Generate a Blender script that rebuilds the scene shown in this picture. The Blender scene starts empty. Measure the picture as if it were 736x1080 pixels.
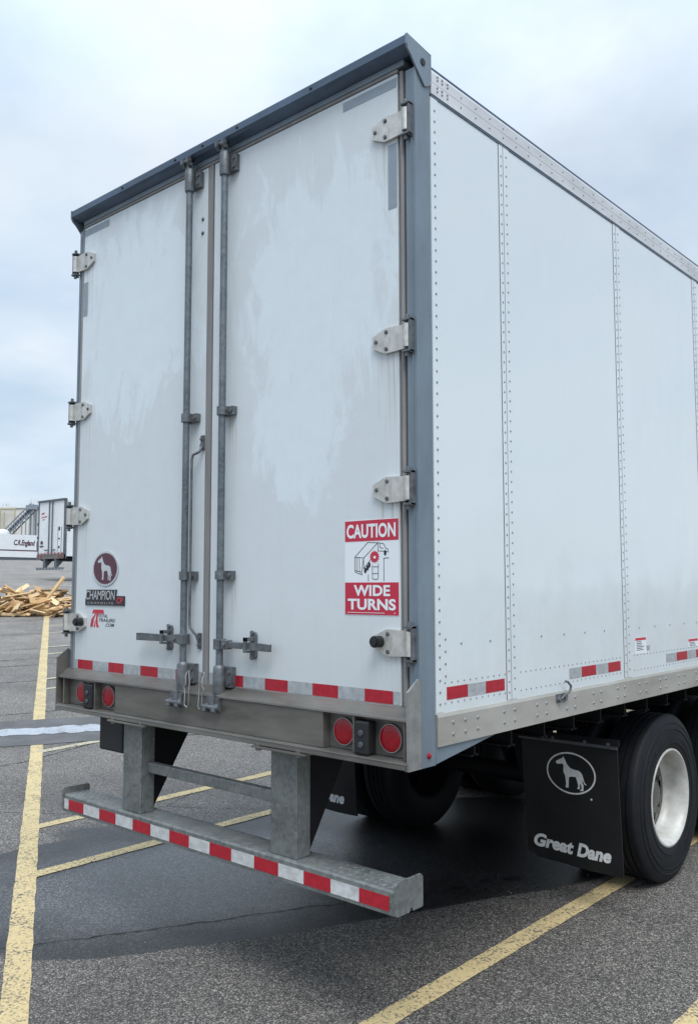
import bpy, math, random
from math import sin, cos, pi, radians, sqrt
from mathutils import Vector, Matrix
from mathutils.geometry import tessellate_polygon
random.seed(7)
SC = bpy.context.scene
COL = SC.collection

# ------------------------------------------------------------------ camera
CAM = Vector((2.1089, -2.7899, 1.8227)); YAW, PITCH, ROLL, FPX = 0.7273, 0.0840, -0.0014, 916.4
fwd = Vector((-sin(YAW) * cos(PITCH), cos(YAW) * cos(PITCH), sin(PITCH)))
rgt = Vector((cos(YAW), sin(YAW), 0)); up = rgt.cross(fwd)
c_, s_ = cos(ROLL), sin(ROLL)
rgt, up = c_ * rgt + s_ * up, -s_ * rgt + c_ * up
cd = bpy.data.cameras.new('camera'); cam = bpy.data.objects.new('camera', cd); COL.objects.link(cam)
cam.matrix_world = Matrix(((rgt.x, up.x, -fwd.x, CAM.x), (rgt.y, up.y, -fwd.y, CAM.y), (rgt.z, up.z, -fwd.z, CAM.z), (0, 0, 0, 1)))
cd.sensor_fit = 'VERTICAL'; cd.sensor_height = 24; cd.lens = FPX / 1080 * 24
cd.clip_start = 0.05; cd.clip_end = 3000
SC.camera = cam

# ------------------------------------------------------------------ light
SUN_EL, SUN_AZ = radians(60), radians(126)     # azimuth clockwise from +Y
SKY_STRENGTH, CLOUD = 0.1, 5.6
SC.view_settings.view_transform = 'Standard'; SC.view_settings.look = 'None'
SC.view_settings.gamma = 1; SC.view_settings.exposure = 0.56
sd = bpy.data.lights.new('sun', 'SUN'); sd.energy = 1.7; sd.angle = radians(30); sd.color = (1, .99, .97)
sun = bpy.data.objects.new('sun', sd); COL.objects.link(sun)
tosun = Vector((cos(SUN_EL) * sin(SUN_AZ), cos(SUN_EL) * cos(SUN_AZ), sin(SUN_EL)))
sun.rotation_euler = (-tosun).to_track_quat('-Z', 'Y').to_euler(); sun.location = (20, -10, 30)
W = bpy.data.worlds.new('World'); SC.world = W; W.use_nodes = True
nt = W.node_tree; N = nt.nodes; L = nt.links
for n in list(N): N.remove(n)


def node(t, x, **kw):
    n = x.nodes.new(t)
    for k, v in kw.items(): setattr(n, k, v)
    return n


out = node('ShaderNodeOutputWorld', nt); bg = node('ShaderNodeBackground', nt)
sky = node('ShaderNodeTexSky', nt, sky_type='NISHITA', sun_disc=False)
sky.sun_elevation = SUN_EL; sky.sun_rotation = SUN_AZ; sky.air_density = 1.2; sky.dust_density = 2.0
tc = node('ShaderNodeTexCoord', nt); sep = node('ShaderNodeSeparateXYZ', nt)
L.new(tc.outputs['Generated'], sep.inputs[0])
# flat cloud deck: project the direction on a plane overhead
zz = node('ShaderNodeMath', nt, operation='ADD'); zz.inputs[1].default_value = .22; L.new(sep.outputs['Z'], zz.inputs[0])
zm = node('ShaderNodeMath', nt, operation='MAXIMUM'); zm.inputs[1].default_value = .05; L.new(zz.outputs[0], zm.inputs[0])
dx = node('ShaderNodeMath', nt, operation='DIVIDE'); L.new(sep.outputs['X'], dx.inputs[0]); L.new(zm.outputs[0], dx.inputs[1])
dy = node('ShaderNodeMath', nt, operation='DIVIDE'); L.new(sep.outputs['Y'], dy.inputs[0]); L.new(zm.outputs[0], dy.inputs[1])
cb = node('ShaderNodeCombineXYZ', nt); L.new(dx.outputs[0], cb.inputs[0]); L.new(dy.outputs[0], cb.inputs[1])
n1 = node('ShaderNodeTexNoise', nt); n1.inputs['Scale'].default_value = 1.15; n1.inputs['Detail'].default_value = 7
n1.inputs['Roughness'].default_value = .52; n1.inputs['Distortion'].default_value = .35; L.new(cb.outputs[0], n1.inputs['Vector'])
r1 = node('ShaderNodeValToRGB', nt); L.new(n1.outputs['Fac'], r1.inputs[0])
r1.color_ramp.elements[0].position = .38; r1.color_ramp.elements[0].color = (.60, .60, .60, 1)
r1.color_ramp.elements[1].position = .56; r1.color_ramp.elements[1].color = (.93, .93, .93, 1)
n2 = node('ShaderNodeTexNoise', nt); n2.inputs['Scale'].default_value = 2.3; n2.inputs['Detail'].default_value = 6; L.new(cb.outputs[0], n2.inputs['Vector'])
r2 = node('ShaderNodeValToRGB', nt); L.new(n2.outputs['Fac'], r2.inputs[0])
r2.color_ramp.elements[0].position = .3; r2.color_ramp.elements[0].color = (.74 * CLOUD, .93 * CLOUD, 1.15 * CLOUD, 1)
r2.color_ramp.elements[1].position = .68; r2.color_ramp.elements[1].color = (1.02 * CLOUD, 1.12 * CLOUD, 1.22 * CLOUD, 1)
# overcast: the zenith is brighter than the horizon
zr = node('ShaderNodeMapRange', nt); zr.inputs['From Min'].default_value = .45; zr.inputs['From Max'].default_value = 1
zr.inputs['To Min'].default_value = 1; zr.inputs['To Max'].default_value = 2.5; L.new(sep.outputs['Z'], zr.inputs['Value'])
vm = node('ShaderNodeVectorMath', nt, operation='SCALE'); L.new(r2.outputs[0], vm.inputs[0]); L.new(zr.outputs[0], vm.inputs['Scale'])
mx = node('ShaderNodeMix', nt, data_type='RGBA'); L.new(r1.outputs[0], mx.inputs[0]); L.new(sky.outputs[0], mx.inputs[6]); L.new(vm.outputs[0], mx.inputs[7])
L.new(mx.outputs[2], bg.inputs[0]); bg.inputs[1].default_value = SKY_STRENGTH; L.new(bg.outputs[0], out.inputs[0])


# ------------------------------------------------------------------ materials
def mat(name, base, rough=.5, metal=0., var=0., vscale=8., vstretch=(1, 1, 1), base2=None, bump=0., bscale=60., coat=0., detail=4, rvar=0., spec=.5):
    m = bpy.data.materials.new(name); m.use_nodes = True; t = m.node_tree; p = t.nodes['Principled BSDF']
    p.inputs['Base Color'].default_value = (*base, 1); p.inputs['Roughness'].default_value = rough
    p.inputs['Metallic'].default_value = metal; p.inputs['Coat Weight'].default_value = coat
    p.inputs['Specular IOR Level'].default_value = spec
    c = node('ShaderNodeTexCoord', t)
    if var or base2:
        mp = node('ShaderNodeMapping', t); mp.inputs['Scale'].default_value = vstretch; t.links.new(c.outputs['Object'], mp.inputs[0])
        n = node('ShaderNodeTexNoise', t); n.inputs['Scale'].default_value = vscale; n.inputs['Detail'].default_value = detail
        n.inputs['Roughness'].default_value = .6; t.links.new(mp.outputs[0], n.inputs['Vector'])
        r = node('ShaderNodeValToRGB', t); t.links.new(n.outputs['Fac'], r.inputs[0])
        b2 = base2 or tuple(v * (1 - var) for v in base)
        r.color_ramp.elements[0].position = .32; r.color_ramp.elements[0].color = (*b2, 1)
        r.color_ramp.elements[1].position = .66; r.color_ramp.elements[1].color = (*base, 1)
        t.links.new(r.outputs[0], p.inputs['Base Color'])
        if rvar:
            q = node('ShaderNodeMapRange', t); q.inputs['To Min'].default_value = max(.03, rough - rvar); q.inputs['To Max'].default_value = rough + rvar
            t.links.new(n.outputs['Fac'], q.inputs['Value']); t.links.new(q.outputs[0], p.inputs['Roughness'])
    if bump:
        n = node('ShaderNodeTexNoise', t); n.inputs['Scale'].default_value = bscale; n.inputs['Detail'].default_value = 3
        t.links.new(c.outputs['Object'], n.inputs['Vector'])
        b = node('ShaderNodeBump', t); b.inputs['Strength'].default_value = bump; b.inputs['Distance'].default_value = .01
        t.links.new(n.outputs['Fac'], b.inputs['Height']); t.links.new(b.outputs[0], p.inputs['Normal'])
    return m


def galvanised(name, a, b, rough=.45, metal=.55, scale=28):
    m = bpy.data.materials.new(name); m.use_nodes = True; t = m.node_tree; p = t.nodes['Principled BSDF']
    p.inputs['Roughness'].default_value = rough; p.inputs['Metallic'].default_value = metal
    c = node('ShaderNodeTexCoord', t)
    v = node('ShaderNodeTexVoronoi', t); v.inputs['Scale'].default_value = scale; t.links.new(c.outputs['Object'], v.inputs['Vector'])
    n = node('ShaderNodeTexNoise', t); n.inputs['Scale'].default_value = 6; n.inputs['Detail'].default_value = 6; t.links.new(c.outputs['Object'], n.inputs['Vector'])
    ad = node('ShaderNodeMath', t, operation='MULTIPLY_ADD'); ad.inputs[1].default_value = .35
    sx = node('ShaderNodeSeparateColor', t); t.links.new(v.outputs['Color'], sx.inputs[0])
    t.links.new(sx.outputs[0], ad.inputs[0]); t.links.new(n.outputs['Fac'], ad.inputs[2])
    r = node('ShaderNodeValToRGB', t); t.links.new(ad.outputs[0], r.inputs[0])
    r.color_ramp.elements[0].position = .38; r.color_ramp.elements[0].color = (*a, 1)
    r.color_ramp.elements[1].position = .9; r.color_ramp.elements[1].color = (*b, 1)
    t.links.new(r.outputs[0], p.inputs['Base Color'])
    q = node('ShaderNodeMapRange', t); q.inputs['To Min'].default_value = rough - .12; q.inputs['To Max'].default_value = rough + .2
    t.links.new(ad.outputs[0], q.inputs['Value']); t.links.new(q.outputs[0], p.inputs['Roughness'])
    return m


def door_material():
    m = bpy.data.materials.new('dusty white door'); m.use_nodes = True; t = m.node_tree; p = t.nodes['Principled BSDF']; l = t.links
    c = node('ShaderNodeTexCoord', t); sp = node('ShaderNodeSeparateXYZ', t); l.new(c.outputs['Object'], sp.inputs[0])
    # two scrubbed patches high on the leaves, ragged brush-stroke edges
    mp = node('ShaderNodeMapping', t); mp.inputs['Scale'].default_value = (1.9, 1, .7); mp.inputs['Rotation'].default_value = (0, .45, 0); l.new(c.outputs['Object'], mp.inputs[0])
    n = node('ShaderNodeTexNoise', t); n.inputs['Scale'].default_value = 2.6; n.inputs['Detail'].default_value = 12; n.inputs['Roughness'].default_value = .66; n.inputs['Distortion'].default_value = 1.6
    l.new(mp.outputs[0], n.inputs['Vector'])
    last = None
    for (cx, cz, rx, rz) in ((.70, 3.20, .50, .52), (-.70, 3.36, .62, .55), (.62, 2.55, .30, .30)):      # x counted from the trailer's middle
        sb = node('ShaderNodeVectorMath', t, operation='SUBTRACT'); sb.inputs[1].default_value = (cx, 0, cz); l.new(c.outputs['Object'], sb.inputs[0])
        ml = node('ShaderNodeVectorMath', t, operation='MULTIPLY'); ml.inputs[1].default_value = (1 / rx, 0, 1 / rz); l.new(sb.outputs[0], ml.inputs[0])
        ln = node('ShaderNodeVectorMath', t, operation='LENGTH'); l.new(ml.outputs[0], ln.inputs[0])
        if last is None: last = ln.outputs['Value']
        else:
            mi = node('ShaderNodeMath', t, operation='MINIMUM'); l.new(last, mi.inputs[0]); l.new(ln.outputs['Value'], mi.inputs[1]); last = mi.outputs[0]
    ad = node('ShaderNodeMath', t, operation='MULTIPLY_ADD'); ad.inputs[1].default_value = -.55; l.new(last, ad.inputs[0])
    n5 = node('ShaderNodeMath', t, operation='MULTIPLY_ADD'); n5.inputs[1].default_value = 1.5; n5.inputs[2].default_value = .27; l.new(n.outputs['Fac'], n5.inputs[0]); l.new(n5.outputs[0], ad.inputs[2])
    r = node('ShaderNodeValToRGB', t); l.new(ad.outputs[0], r.inputs[0])
    r.color_ramp.elements[0].position = .40; r.color_ramp.elements[0].color = (.60, .645, .67, 1)
    r.color_ramp.elements[1].position = .56; r.color_ramp.elements[1].color = (.655, .72, .755, 1)
    # vertical run-off streaks
    m2 = node('ShaderNodeMapping', t); m2.inputs['Scale'].default_value = (22, 1, .8); l.new(c.outputs['Object'], m2.inputs[0])
    k = node('ShaderNodeTexNoise', t); k.inputs['Scale'].default_value = 1.4; k.inputs['Detail'].default_value = 5; l.new(m2.outputs[0], k.inputs['Vector'])
    kr = node('ShaderNodeValToRGB', t); l.new(k.outputs['Fac'], kr.inputs[0])
    kr.color_ramp.elements[0].position = .27; kr.color_ramp.elements[0].color = (.84, .84, .82, 1)
    kr.color_ramp.elements[1].position = .45; kr.color_ramp.elements[1].color = (1, 1, 1, 1)
    mu = node('ShaderNodeMix', t, data_type='RGBA', blend_type='MULTIPLY'); mu.inputs[0].default_value = .15
    l.new(r.outputs[0], mu.inputs[6]); l.new(kr.outputs[0], mu.inputs[7])
    # speckled grime
    g = node('ShaderNodeTexNoise', t); g.inputs['Scale'].default_value = 9; g.inputs['Detail'].default_value = 9; g.inputs['Roughness'].default_value = .7; l.new(c.outputs['Object'], g.inputs['Vector'])
    gr = node('ShaderNodeValToRGB', t); l.new(g.outputs['Fac'], gr.inputs[0])
    gr.color_ramp.elements[0].position = .3; gr.color_ramp.elements[0].color = (.9, .9, .88, 1); gr.color_ramp.elements[1].position = .6
    m3 = node('ShaderNodeMix', t, data_type='RGBA', blend_type='MULTIPLY'); m3.inputs[0].default_value = .45
    l.new(mu.outputs[2], m3.inputs[6]); l.new(gr.outputs[0], m3.inputs[7])
    # dirt washed down from hinges, catches and rod ends
    m4 = node('ShaderNodeMapping', t); m4.inputs['Scale'].default_value = (55, 1, 1.6); l.new(c.outputs['Object'], m4.inputs[0])
    d1 = node('ShaderNodeTexNoise', t); d1.inputs['Scale'].default_value = 1.3; d1.inputs['Detail'].default_value = 5; l.new(m4.outputs[0], d1.inputs['Vector'])
    dr = node('ShaderNodeMapRange', t); dr.inputs['From Min'].default_value = .46; dr.inputs['From Max'].default_value = .68; l.new(d1.outputs['Fac'], dr.inputs['Value'])
    tot = None
    for cx, z0, hw, lg in ((1.16, 3.72, .09, .42), (1.16, 2.79, .09, .40), (1.16, 2.16, .09, .28), (1.15, 1.54, .11, .3), (-1.17, 3.74, .08, .4), (-1.17, 2.81, .08, .4), (-1.17, 2.18, .08, .4), (-1.16, 1.55, .09, .25), (.33, 1.50, .035, .22), (-.313, 1.50, .035, .22), (-.155, 2.66, .05, .35), (.16, 2.66, .05, .35), (-.15, 1.85, .05, .3), (.16, 1.85, .05, .3)):
        ux = node('ShaderNodeMath', t, operation='SUBTRACT'); ux.inputs[1].default_value = cx; l.new(sp.outputs['X'], ux.inputs[0])
        ua = node('ShaderNodeMath', t, operation='ABSOLUTE'); l.new(ux.outputs[0], ua.inputs[0])
        um = node('ShaderNodeMapRange', t); um.inputs['From Min'].default_value = hw; um.inputs['From Max'].default_value = hw * .4; l.new(ua.outputs[0], um.inputs['Value'])
        dn = node('ShaderNodeMapRange', t); dn.inputs['From Min'].default_value = z0 - lg; dn.inputs['From Max'].default_value = z0; l.new(sp.outputs['Z'], dn.inputs['Value'])
        ct = node('ShaderNodeMath', t, operation='LESS_THAN'); ct.inputs[1].default_value = z0 + .03; l.new(sp.outputs['Z'], ct.inputs[0])
        ma = node('ShaderNodeMath', t, operation='MULTIPLY'); l.new(um.outputs[0], ma.inputs[0]); l.new(dn.outputs[0], ma.inputs[1])
        mb_ = node('ShaderNodeMath', t, operation='MULTIPLY'); l.new(ma.outputs[0], mb_.inputs[0]); l.new(ct.outputs[0], mb_.inputs[1])
        if tot is None: tot = mb_.outputs[0]
        else:
            sm = node('ShaderNodeMath', t, operation='MAXIMUM'); l.new(tot, sm.inputs[0]); l.new(mb_.outputs[0], sm.inputs[1]); tot = sm.outputs[0]
    # a film of road dirt thickens towards the sill
    ft = node('ShaderNodeMapRange', t); ft.inputs['From Min'].default_value = 1.75; ft.inputs['From Max'].default_value = 1.34; ft.inputs['To Max'].default_value = .5; l.new(sp.outputs['Z'], ft.inputs['Value'])
    fx_ = node('ShaderNodeMath', t, operation='MULTIPLY'); l.new(ft.outputs[0], fx_.inputs[0]); l.new(g.outputs['Fac'], fx_.inputs[1])
    tm = node('ShaderNodeMath', t, operation='MULTIPLY'); l.new(tot, tm.inputs[0]); l.new(dr.outputs[0], tm.inputs[1])
    ts_ = node('ShaderNodeMath', t, operation='MAXIMUM'); l.new(tm.outputs[0], ts_.inputs[0]); l.new(fx_.outputs[0], ts_.inputs[1])
    dm = node('ShaderNodeMix', t, data_type='RGBA'); l.new(ts_.outputs[0], dm.inputs[0]); l.new(m3.outputs[2], dm.inputs[6]); dm.inputs[7].default_value = (.40, .40, .375, 1)
    l.new(dm.outputs[2], p.inputs['Base Color'])
    q = node('ShaderNodeMapRange', t); q.inputs['From Min'].default_value = .42; q.inputs['From Max'].default_value = .58; q.inputs['To Min'].default_value = .5; q.inputs['To Max'].default_value = .24
    l.new(ad.outputs[0], q.inputs['Value']); l.new(q.outputs[0], p.inputs['Roughness'])
    return m


def asphalt_material():
    m = bpy.data.materials.new('worn asphalt'); m.use_nodes = True; t = m.node_tree; p = t.nodes['Principled BSDF']; l = t.links
    c = node('ShaderNodeTexCoord', t); O = c.outputs['Object']
    a = node('ShaderNodeTexVoronoi', t); a.inputs['Scale'].default_value = 190; l.new(O, a.inputs['Vector'])          # stone chips
    sx = node('ShaderNodeSeparateColor', t); l.new(a.outputs['Color'], sx.inputs[0])
    ar = node('ShaderNodeValToRGB', t); l.new(sx.outputs[0], ar.inputs[0])
    e = ar.color_ramp.elements; e[0].position = .1; e[0].color = (.040, .037, .034, 1); e[1].position = .98; e[1].color = (.40, .375, .345, 1)
    x = e.new(.55); x.color = (.100, .093, .086, 1); x = e.new(.82); x.color = (.20, .187, .172, 1)
    a2 = node('ShaderNodeTexVoronoi', t); a2.inputs['Scale'].default_value = 75; l.new(O, a2.inputs['Vector'])
    s2 = node('ShaderNodeSeparateColor', t); l.new(a2.outputs['Color'], s2.inputs[0])
    a3 = node('ShaderNodeValToRGB', t); l.new(s2.outputs[1], a3.inputs[0]); a3.color_ramp.elements[0].position = .0; a3.color_ramp.elements[0].color = (.62, .62, .62, 1); a3.color_ramp.elements[1].position = 1; a3.color_ramp.elements[1].color = (1.3, 1.28, 1.25, 1)
    x = a3.color_ramp.elements.new(.5); x.color = (1, 1, 1, 1)
    am = node('ShaderNodeMix', t, data_type='RGBA', blend_type='MULTIPLY'); am.inputs[0].default_value = 1; l.new(ar.outputs[0], am.inputs[6]); l.new(a3.outputs[0], am.inputs[7])
    b = node('ShaderNodeTexNoise', t); b.inputs['Scale'].default_value = .55; b.inputs['Detail'].default_value = 8; b.inputs['Roughness'].default_value = .62; l.new(O, b.inputs['Vector'])
    # paler up the slope: grazing sheen painted into the base colour
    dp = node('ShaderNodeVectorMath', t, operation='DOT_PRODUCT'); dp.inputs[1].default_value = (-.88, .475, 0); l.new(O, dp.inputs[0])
    far_sheen = node('ShaderNodeMapRange', t); far_sheen.inputs['From Min'].default_value = 3; far_sheen.inputs['From Max'].default_value = 26; far_sheen.inputs['To Min'].default_value = 1; far_sheen.inputs['To Max'].default_value = 1.75; l.new(dp.outputs['Value'], far_sheen.inputs['Value'])
    br = node('ShaderNodeValToRGB', t); l.new(b.outputs['Fac'], br.inputs[0])
    br.color_ramp.elements[0].position = .3; br.color_ramp.elements[0].color = (.58, .58, .585, 1); br.color_ramp.elements[1].position = .7; br.color_ramp.elements[1].color = (1.16, 1.15, 1.13, 1)
    mu = node('ShaderNodeMix', t, data_type='RGBA', blend_type='MULTIPLY'); mu.inputs[0].default_value = 1; l.new(am.outputs[2], mu.inputs[6]); l.new(br.outputs[0], mu.inputs[7])

    sheened = node('ShaderNodeVectorMath', t, operation='SCALE'); l.new(mu.outputs[2], sheened.inputs[0]); l.new(far_sheen.outputs[0], sheened.inputs['Scale'])
    # wet patch left by the trailer: an uneven ellipse on the ground
    def ell(cx, cy, ang, ra, rb, edge, amp, square=False):
        sb = node('ShaderNodeVectorMath', t, operation='SUBTRACT'); sb.inputs[1].default_value = (cx, cy, 0); l.new(O, sb.inputs[0])
        ro = node('ShaderNodeVectorRotate', t, rotation_type='Z_AXIS'); ro.inputs['Angle'].default_value = -ang; l.new(sb.outputs[0], ro.inputs['Vector'])
        dv = node('ShaderNodeVectorMath', t, operation='MULTIPLY'); dv.inputs[1].default_value = (1 / ra, 1 / rb, 0); l.new(ro.outputs[0], dv.inputs[0])
        src = dv.outputs[0]
        if square:
            sq = node('ShaderNodeVectorMath', t, operation='MULTIPLY'); l.new(src, sq.inputs[0]); l.new(src, sq.inputs[1]); src = sq.outputs[0]
        ln = node('ShaderNodeVectorMath', t, operation='LENGTH'); l.new(src, ln.inputs[0])
        nn = node('ShaderNodeTexNoise', t); nn.inputs['Scale'].default_value = 1.5; nn.inputs['Detail'].default_value = 3; l.new(O, nn.inputs['Vector'])
        ma = node('ShaderNodeMath', t, operation='MULTIPLY_ADD'); ma.inputs[1].default_value = amp; l.new(nn.outputs['Fac'], ma.inputs[0]); l.new(ln.outputs['Value'], ma.inputs[2])
        mr = node('ShaderNodeMapRange', t); mr.inputs['From Min'].default_value = 1 + amp * .5; mr.inputs['From Max'].default_value = 1 + amp * .5 - edge; l.new(ma.outputs[0], mr.inputs['Value'])
        return mr.outputs[0]
    w = ell(-2.05, 1.6, radians(65), 2.25, 1.16, .03, .2, True)
    w2 = ell(-3.45, .95, radians(20), .6, .3, .4, .8)
    w_sheen = ell(-2.35, .85, radians(62), 1.75, 1.0, .5, .8)  # bluish sky sheen inside the wet patch, painted into the base colour
    mw = node('ShaderNodeMath', t, operation='MAXIMUM'); l.new(w, mw.inputs[0]); l.new(w2, mw.inputs[1])
    dk = node('ShaderNodeMix', t, data_type='RGBA', blend_type='MULTIPLY'); l.new(mw.outputs[0], dk.inputs[0]); l.new(sheened.outputs[0], dk.inputs[6]); dk.inputs[7].default_value = (.20, .215, .245, 1)
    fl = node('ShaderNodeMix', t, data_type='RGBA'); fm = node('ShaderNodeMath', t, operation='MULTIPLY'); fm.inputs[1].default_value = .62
    l.new(w_sheen, fm.inputs[0]); l.new(fm.outputs[0], fl.inputs[0]); l.new(dk.outputs[2], fl.inputs[6]); 
    bl = node('ShaderNodeMix', t, data_type='RGBA', blend_type='MULTIPLY'); bl.inputs[0].default_value = 1; l.new(sheened.outputs[0], bl.inputs[6]); bl.inputs[7].default_value = (1.0, 1.14, 1.36, 1); l.new(bl.outputs[2], fl.inputs[7])
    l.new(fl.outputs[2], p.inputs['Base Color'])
    rr = node('ShaderNodeMapRange', t); rr.inputs['To Min'].default_value = .7; rr.inputs['To Max'].default_value = .44; l.new(mw.outputs[0], rr.inputs['Value']); rw = node('ShaderNodeMath', t, operation='MULTIPLY_ADD'); rw.inputs[1].default_value = -.16; l.new(w_sheen, rw.inputs[0]); l.new(rr.outputs[0], rw.inputs[2]); l.new(rw.outputs[0], p.inputs['Roughness'])
    bp = node('ShaderNodeBump', t); bp.inputs['Strength'].default_value = .55; bp.inputs['Distance'].default_value = .004
    l.new(a.outputs['Distance'], bp.inputs['Height']); bp.invert = True; l.new(bp.outputs[0], p.inputs['Normal'])
    return m


def paint_material(name, col, wear=.5, scale=95):
    """road paint worn through to the stone chips"""
    m = bpy.data.materials.new(name); m.use_nodes = True; t = m.node_tree; p = t.nodes['Principled BSDF']; l = t.links
    c = node('ShaderNodeTexCoord', t)
    a = node('ShaderNodeTexVoronoi', t); a.inputs['Scale'].default_value = scale; l.new(c.outputs['Object'], a.inputs['Vector'])
    sx = node('ShaderNodeSeparateColor', t); l.new(a.outputs['Color'], sx.inputs[0])
    b = node('ShaderNodeTexNoise', t); b.inputs['Scale'].default_value = 5; b.inputs['Detail'].default_value = 9; b.inputs['Roughness'].default_value = .75; l.new(c.outputs['Object'], b.inputs['Vector'])
    ad = node('ShaderNodeMath', t, operation='MULTIPLY_ADD'); ad.inputs[1].default_value = .55; l.new(sx.outputs[0], ad.inputs[0]); l.new(b.outputs['Fac'], ad.inputs[2])
    r = node('ShaderNodeValToRGB', t); l.new(ad.outputs[0], r.inputs[0]); e = r.color_ramp.elements
    e[0].position = wear - .12; e[0].color = (.10, .095, .085, 1); e[1].position = wear + .1; e[1].color = (*col, 1)
    x = e.new(.98); x.color = tuple(min(1, v * 1.12) for v in col) + (1,)
    l.new(r.outputs[0], p.inputs['Base Color']); p.inputs['Roughness'].default_value = .7
    bp = node('ShaderNodeBump', t); bp.inputs['Strength'].default_value = .4; bp.inputs['Distance'].default_value = .003; bp.invert = True
    l.new(a.outputs['Distance'], bp.inputs['Height']); l.new(bp.outputs[0], p.inputs['Normal'])
    return m


def side_material():
    m = bpy.data.materials.new('glossy white side sheet'); m.use_nodes = True; t = m.node_tree; p = t.nodes['Principled BSDF']; l = t.links
    c = node('ShaderNodeTexCoord', t); O = c.outputs['Object']
    m2 = node('ShaderNodeMapping', t); m2.inputs['Scale'].default_value = (1, 26, .9); l.new(O, m2.inputs[0])
    k = node('ShaderNodeTexNoise', t); k.inputs['Scale'].default_value = 1.2; k.inputs['Detail'].default_value = 6; l.new(m2.outputs[0], k.inputs['Vector'])
    kr = node('ShaderNodeValToRGB', t); l.new(k.outputs['Fac'], kr.inputs[0])
    kr.color_ramp.elements[0].position = .28; kr.color_ramp.elements[0].color = (.645, .70, .722, 1); kr.color_ramp.elements[1].position = .5; kr.color_ramp.elements[1].color = (.645, .705, .728, 1)
    # road film along the foot of the wall
    sp = node('ShaderNodeSeparateXYZ', t); l.new(O, sp.inputs[0])
    g = node('ShaderNodeTexNoise', t); g.inputs['Scale'].default_value = 3.5; g.inputs['Detail'].default_value = 9; g.inputs['Roughness'].default_value = .68; l.new(O, g.inputs['Vector'])
    h = node('ShaderNodeMapRange', t); h.inputs['From Min'].default_value = 1.3; h.inputs['From Max'].default_value = 2.1; h.inputs['To Min'].default_value = .16; h.inputs['To Max'].default_value = -.12; l.new(sp.outputs['Z'], h.inputs['Value'])
    ad = node('ShaderNodeMath', t, operation='ADD'); l.new(g.outputs['Fac'], ad.inputs[0]); l.new(h.outputs[0], ad.inputs[1])
    gr = node('ShaderNodeMapRange', t); gr.inputs['From Min'].default_value = .5; gr.inputs['From Max'].default_value = .8; gr.inputs['To Max'].default_value = .4; l.new(ad.outputs[0], gr.inputs['Value'])
    mu = node('ShaderNodeMix', t, data_type='RGBA'); l.new(gr.outputs[0], mu.inputs[0]); l.new(kr.outputs[0], mu.inputs[6]); mu.inputs[7].default_value = (.56, .56, .54, 1)
    l.new(mu.outputs[2], p.inputs['Base Color'])
    q = node('ShaderNodeMapRange', t); q.inputs['To Min'].default_value = .06; q.inputs['To Max'].default_value = .22; l.new(g.outputs['Fac'], q.inputs['Value']); l.new(q.outputs[0], p.inputs['Roughness'])
    p.inputs['Coat Weight'].default_value = .6; p.inputs['Coat Roughness'].default_value = .06
    m3 = node('ShaderNodeMapping', t); m3.inputs['Scale'].default_value = (1, 1.3, .7); l.new(O, m3.inputs[0])
    w = node('ShaderNodeTexNoise', t); w.inputs['Scale'].default_value = 1.7; w.inputs['Detail'].default_value = 2; l.new(m3.outputs[0], w.inputs['Vector'])
    b = node('ShaderNodeBump', t); b.inputs['Strength'].default_value = .5; b.inputs['Distance'].default_value = .02; l.new(w.outputs['Fac'], b.inputs['Height'])
    l.new(b.outputs[0], p.inputs['Normal']); l.new(b.outputs[0], p.inputs['Coat Normal'])
    return m


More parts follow.
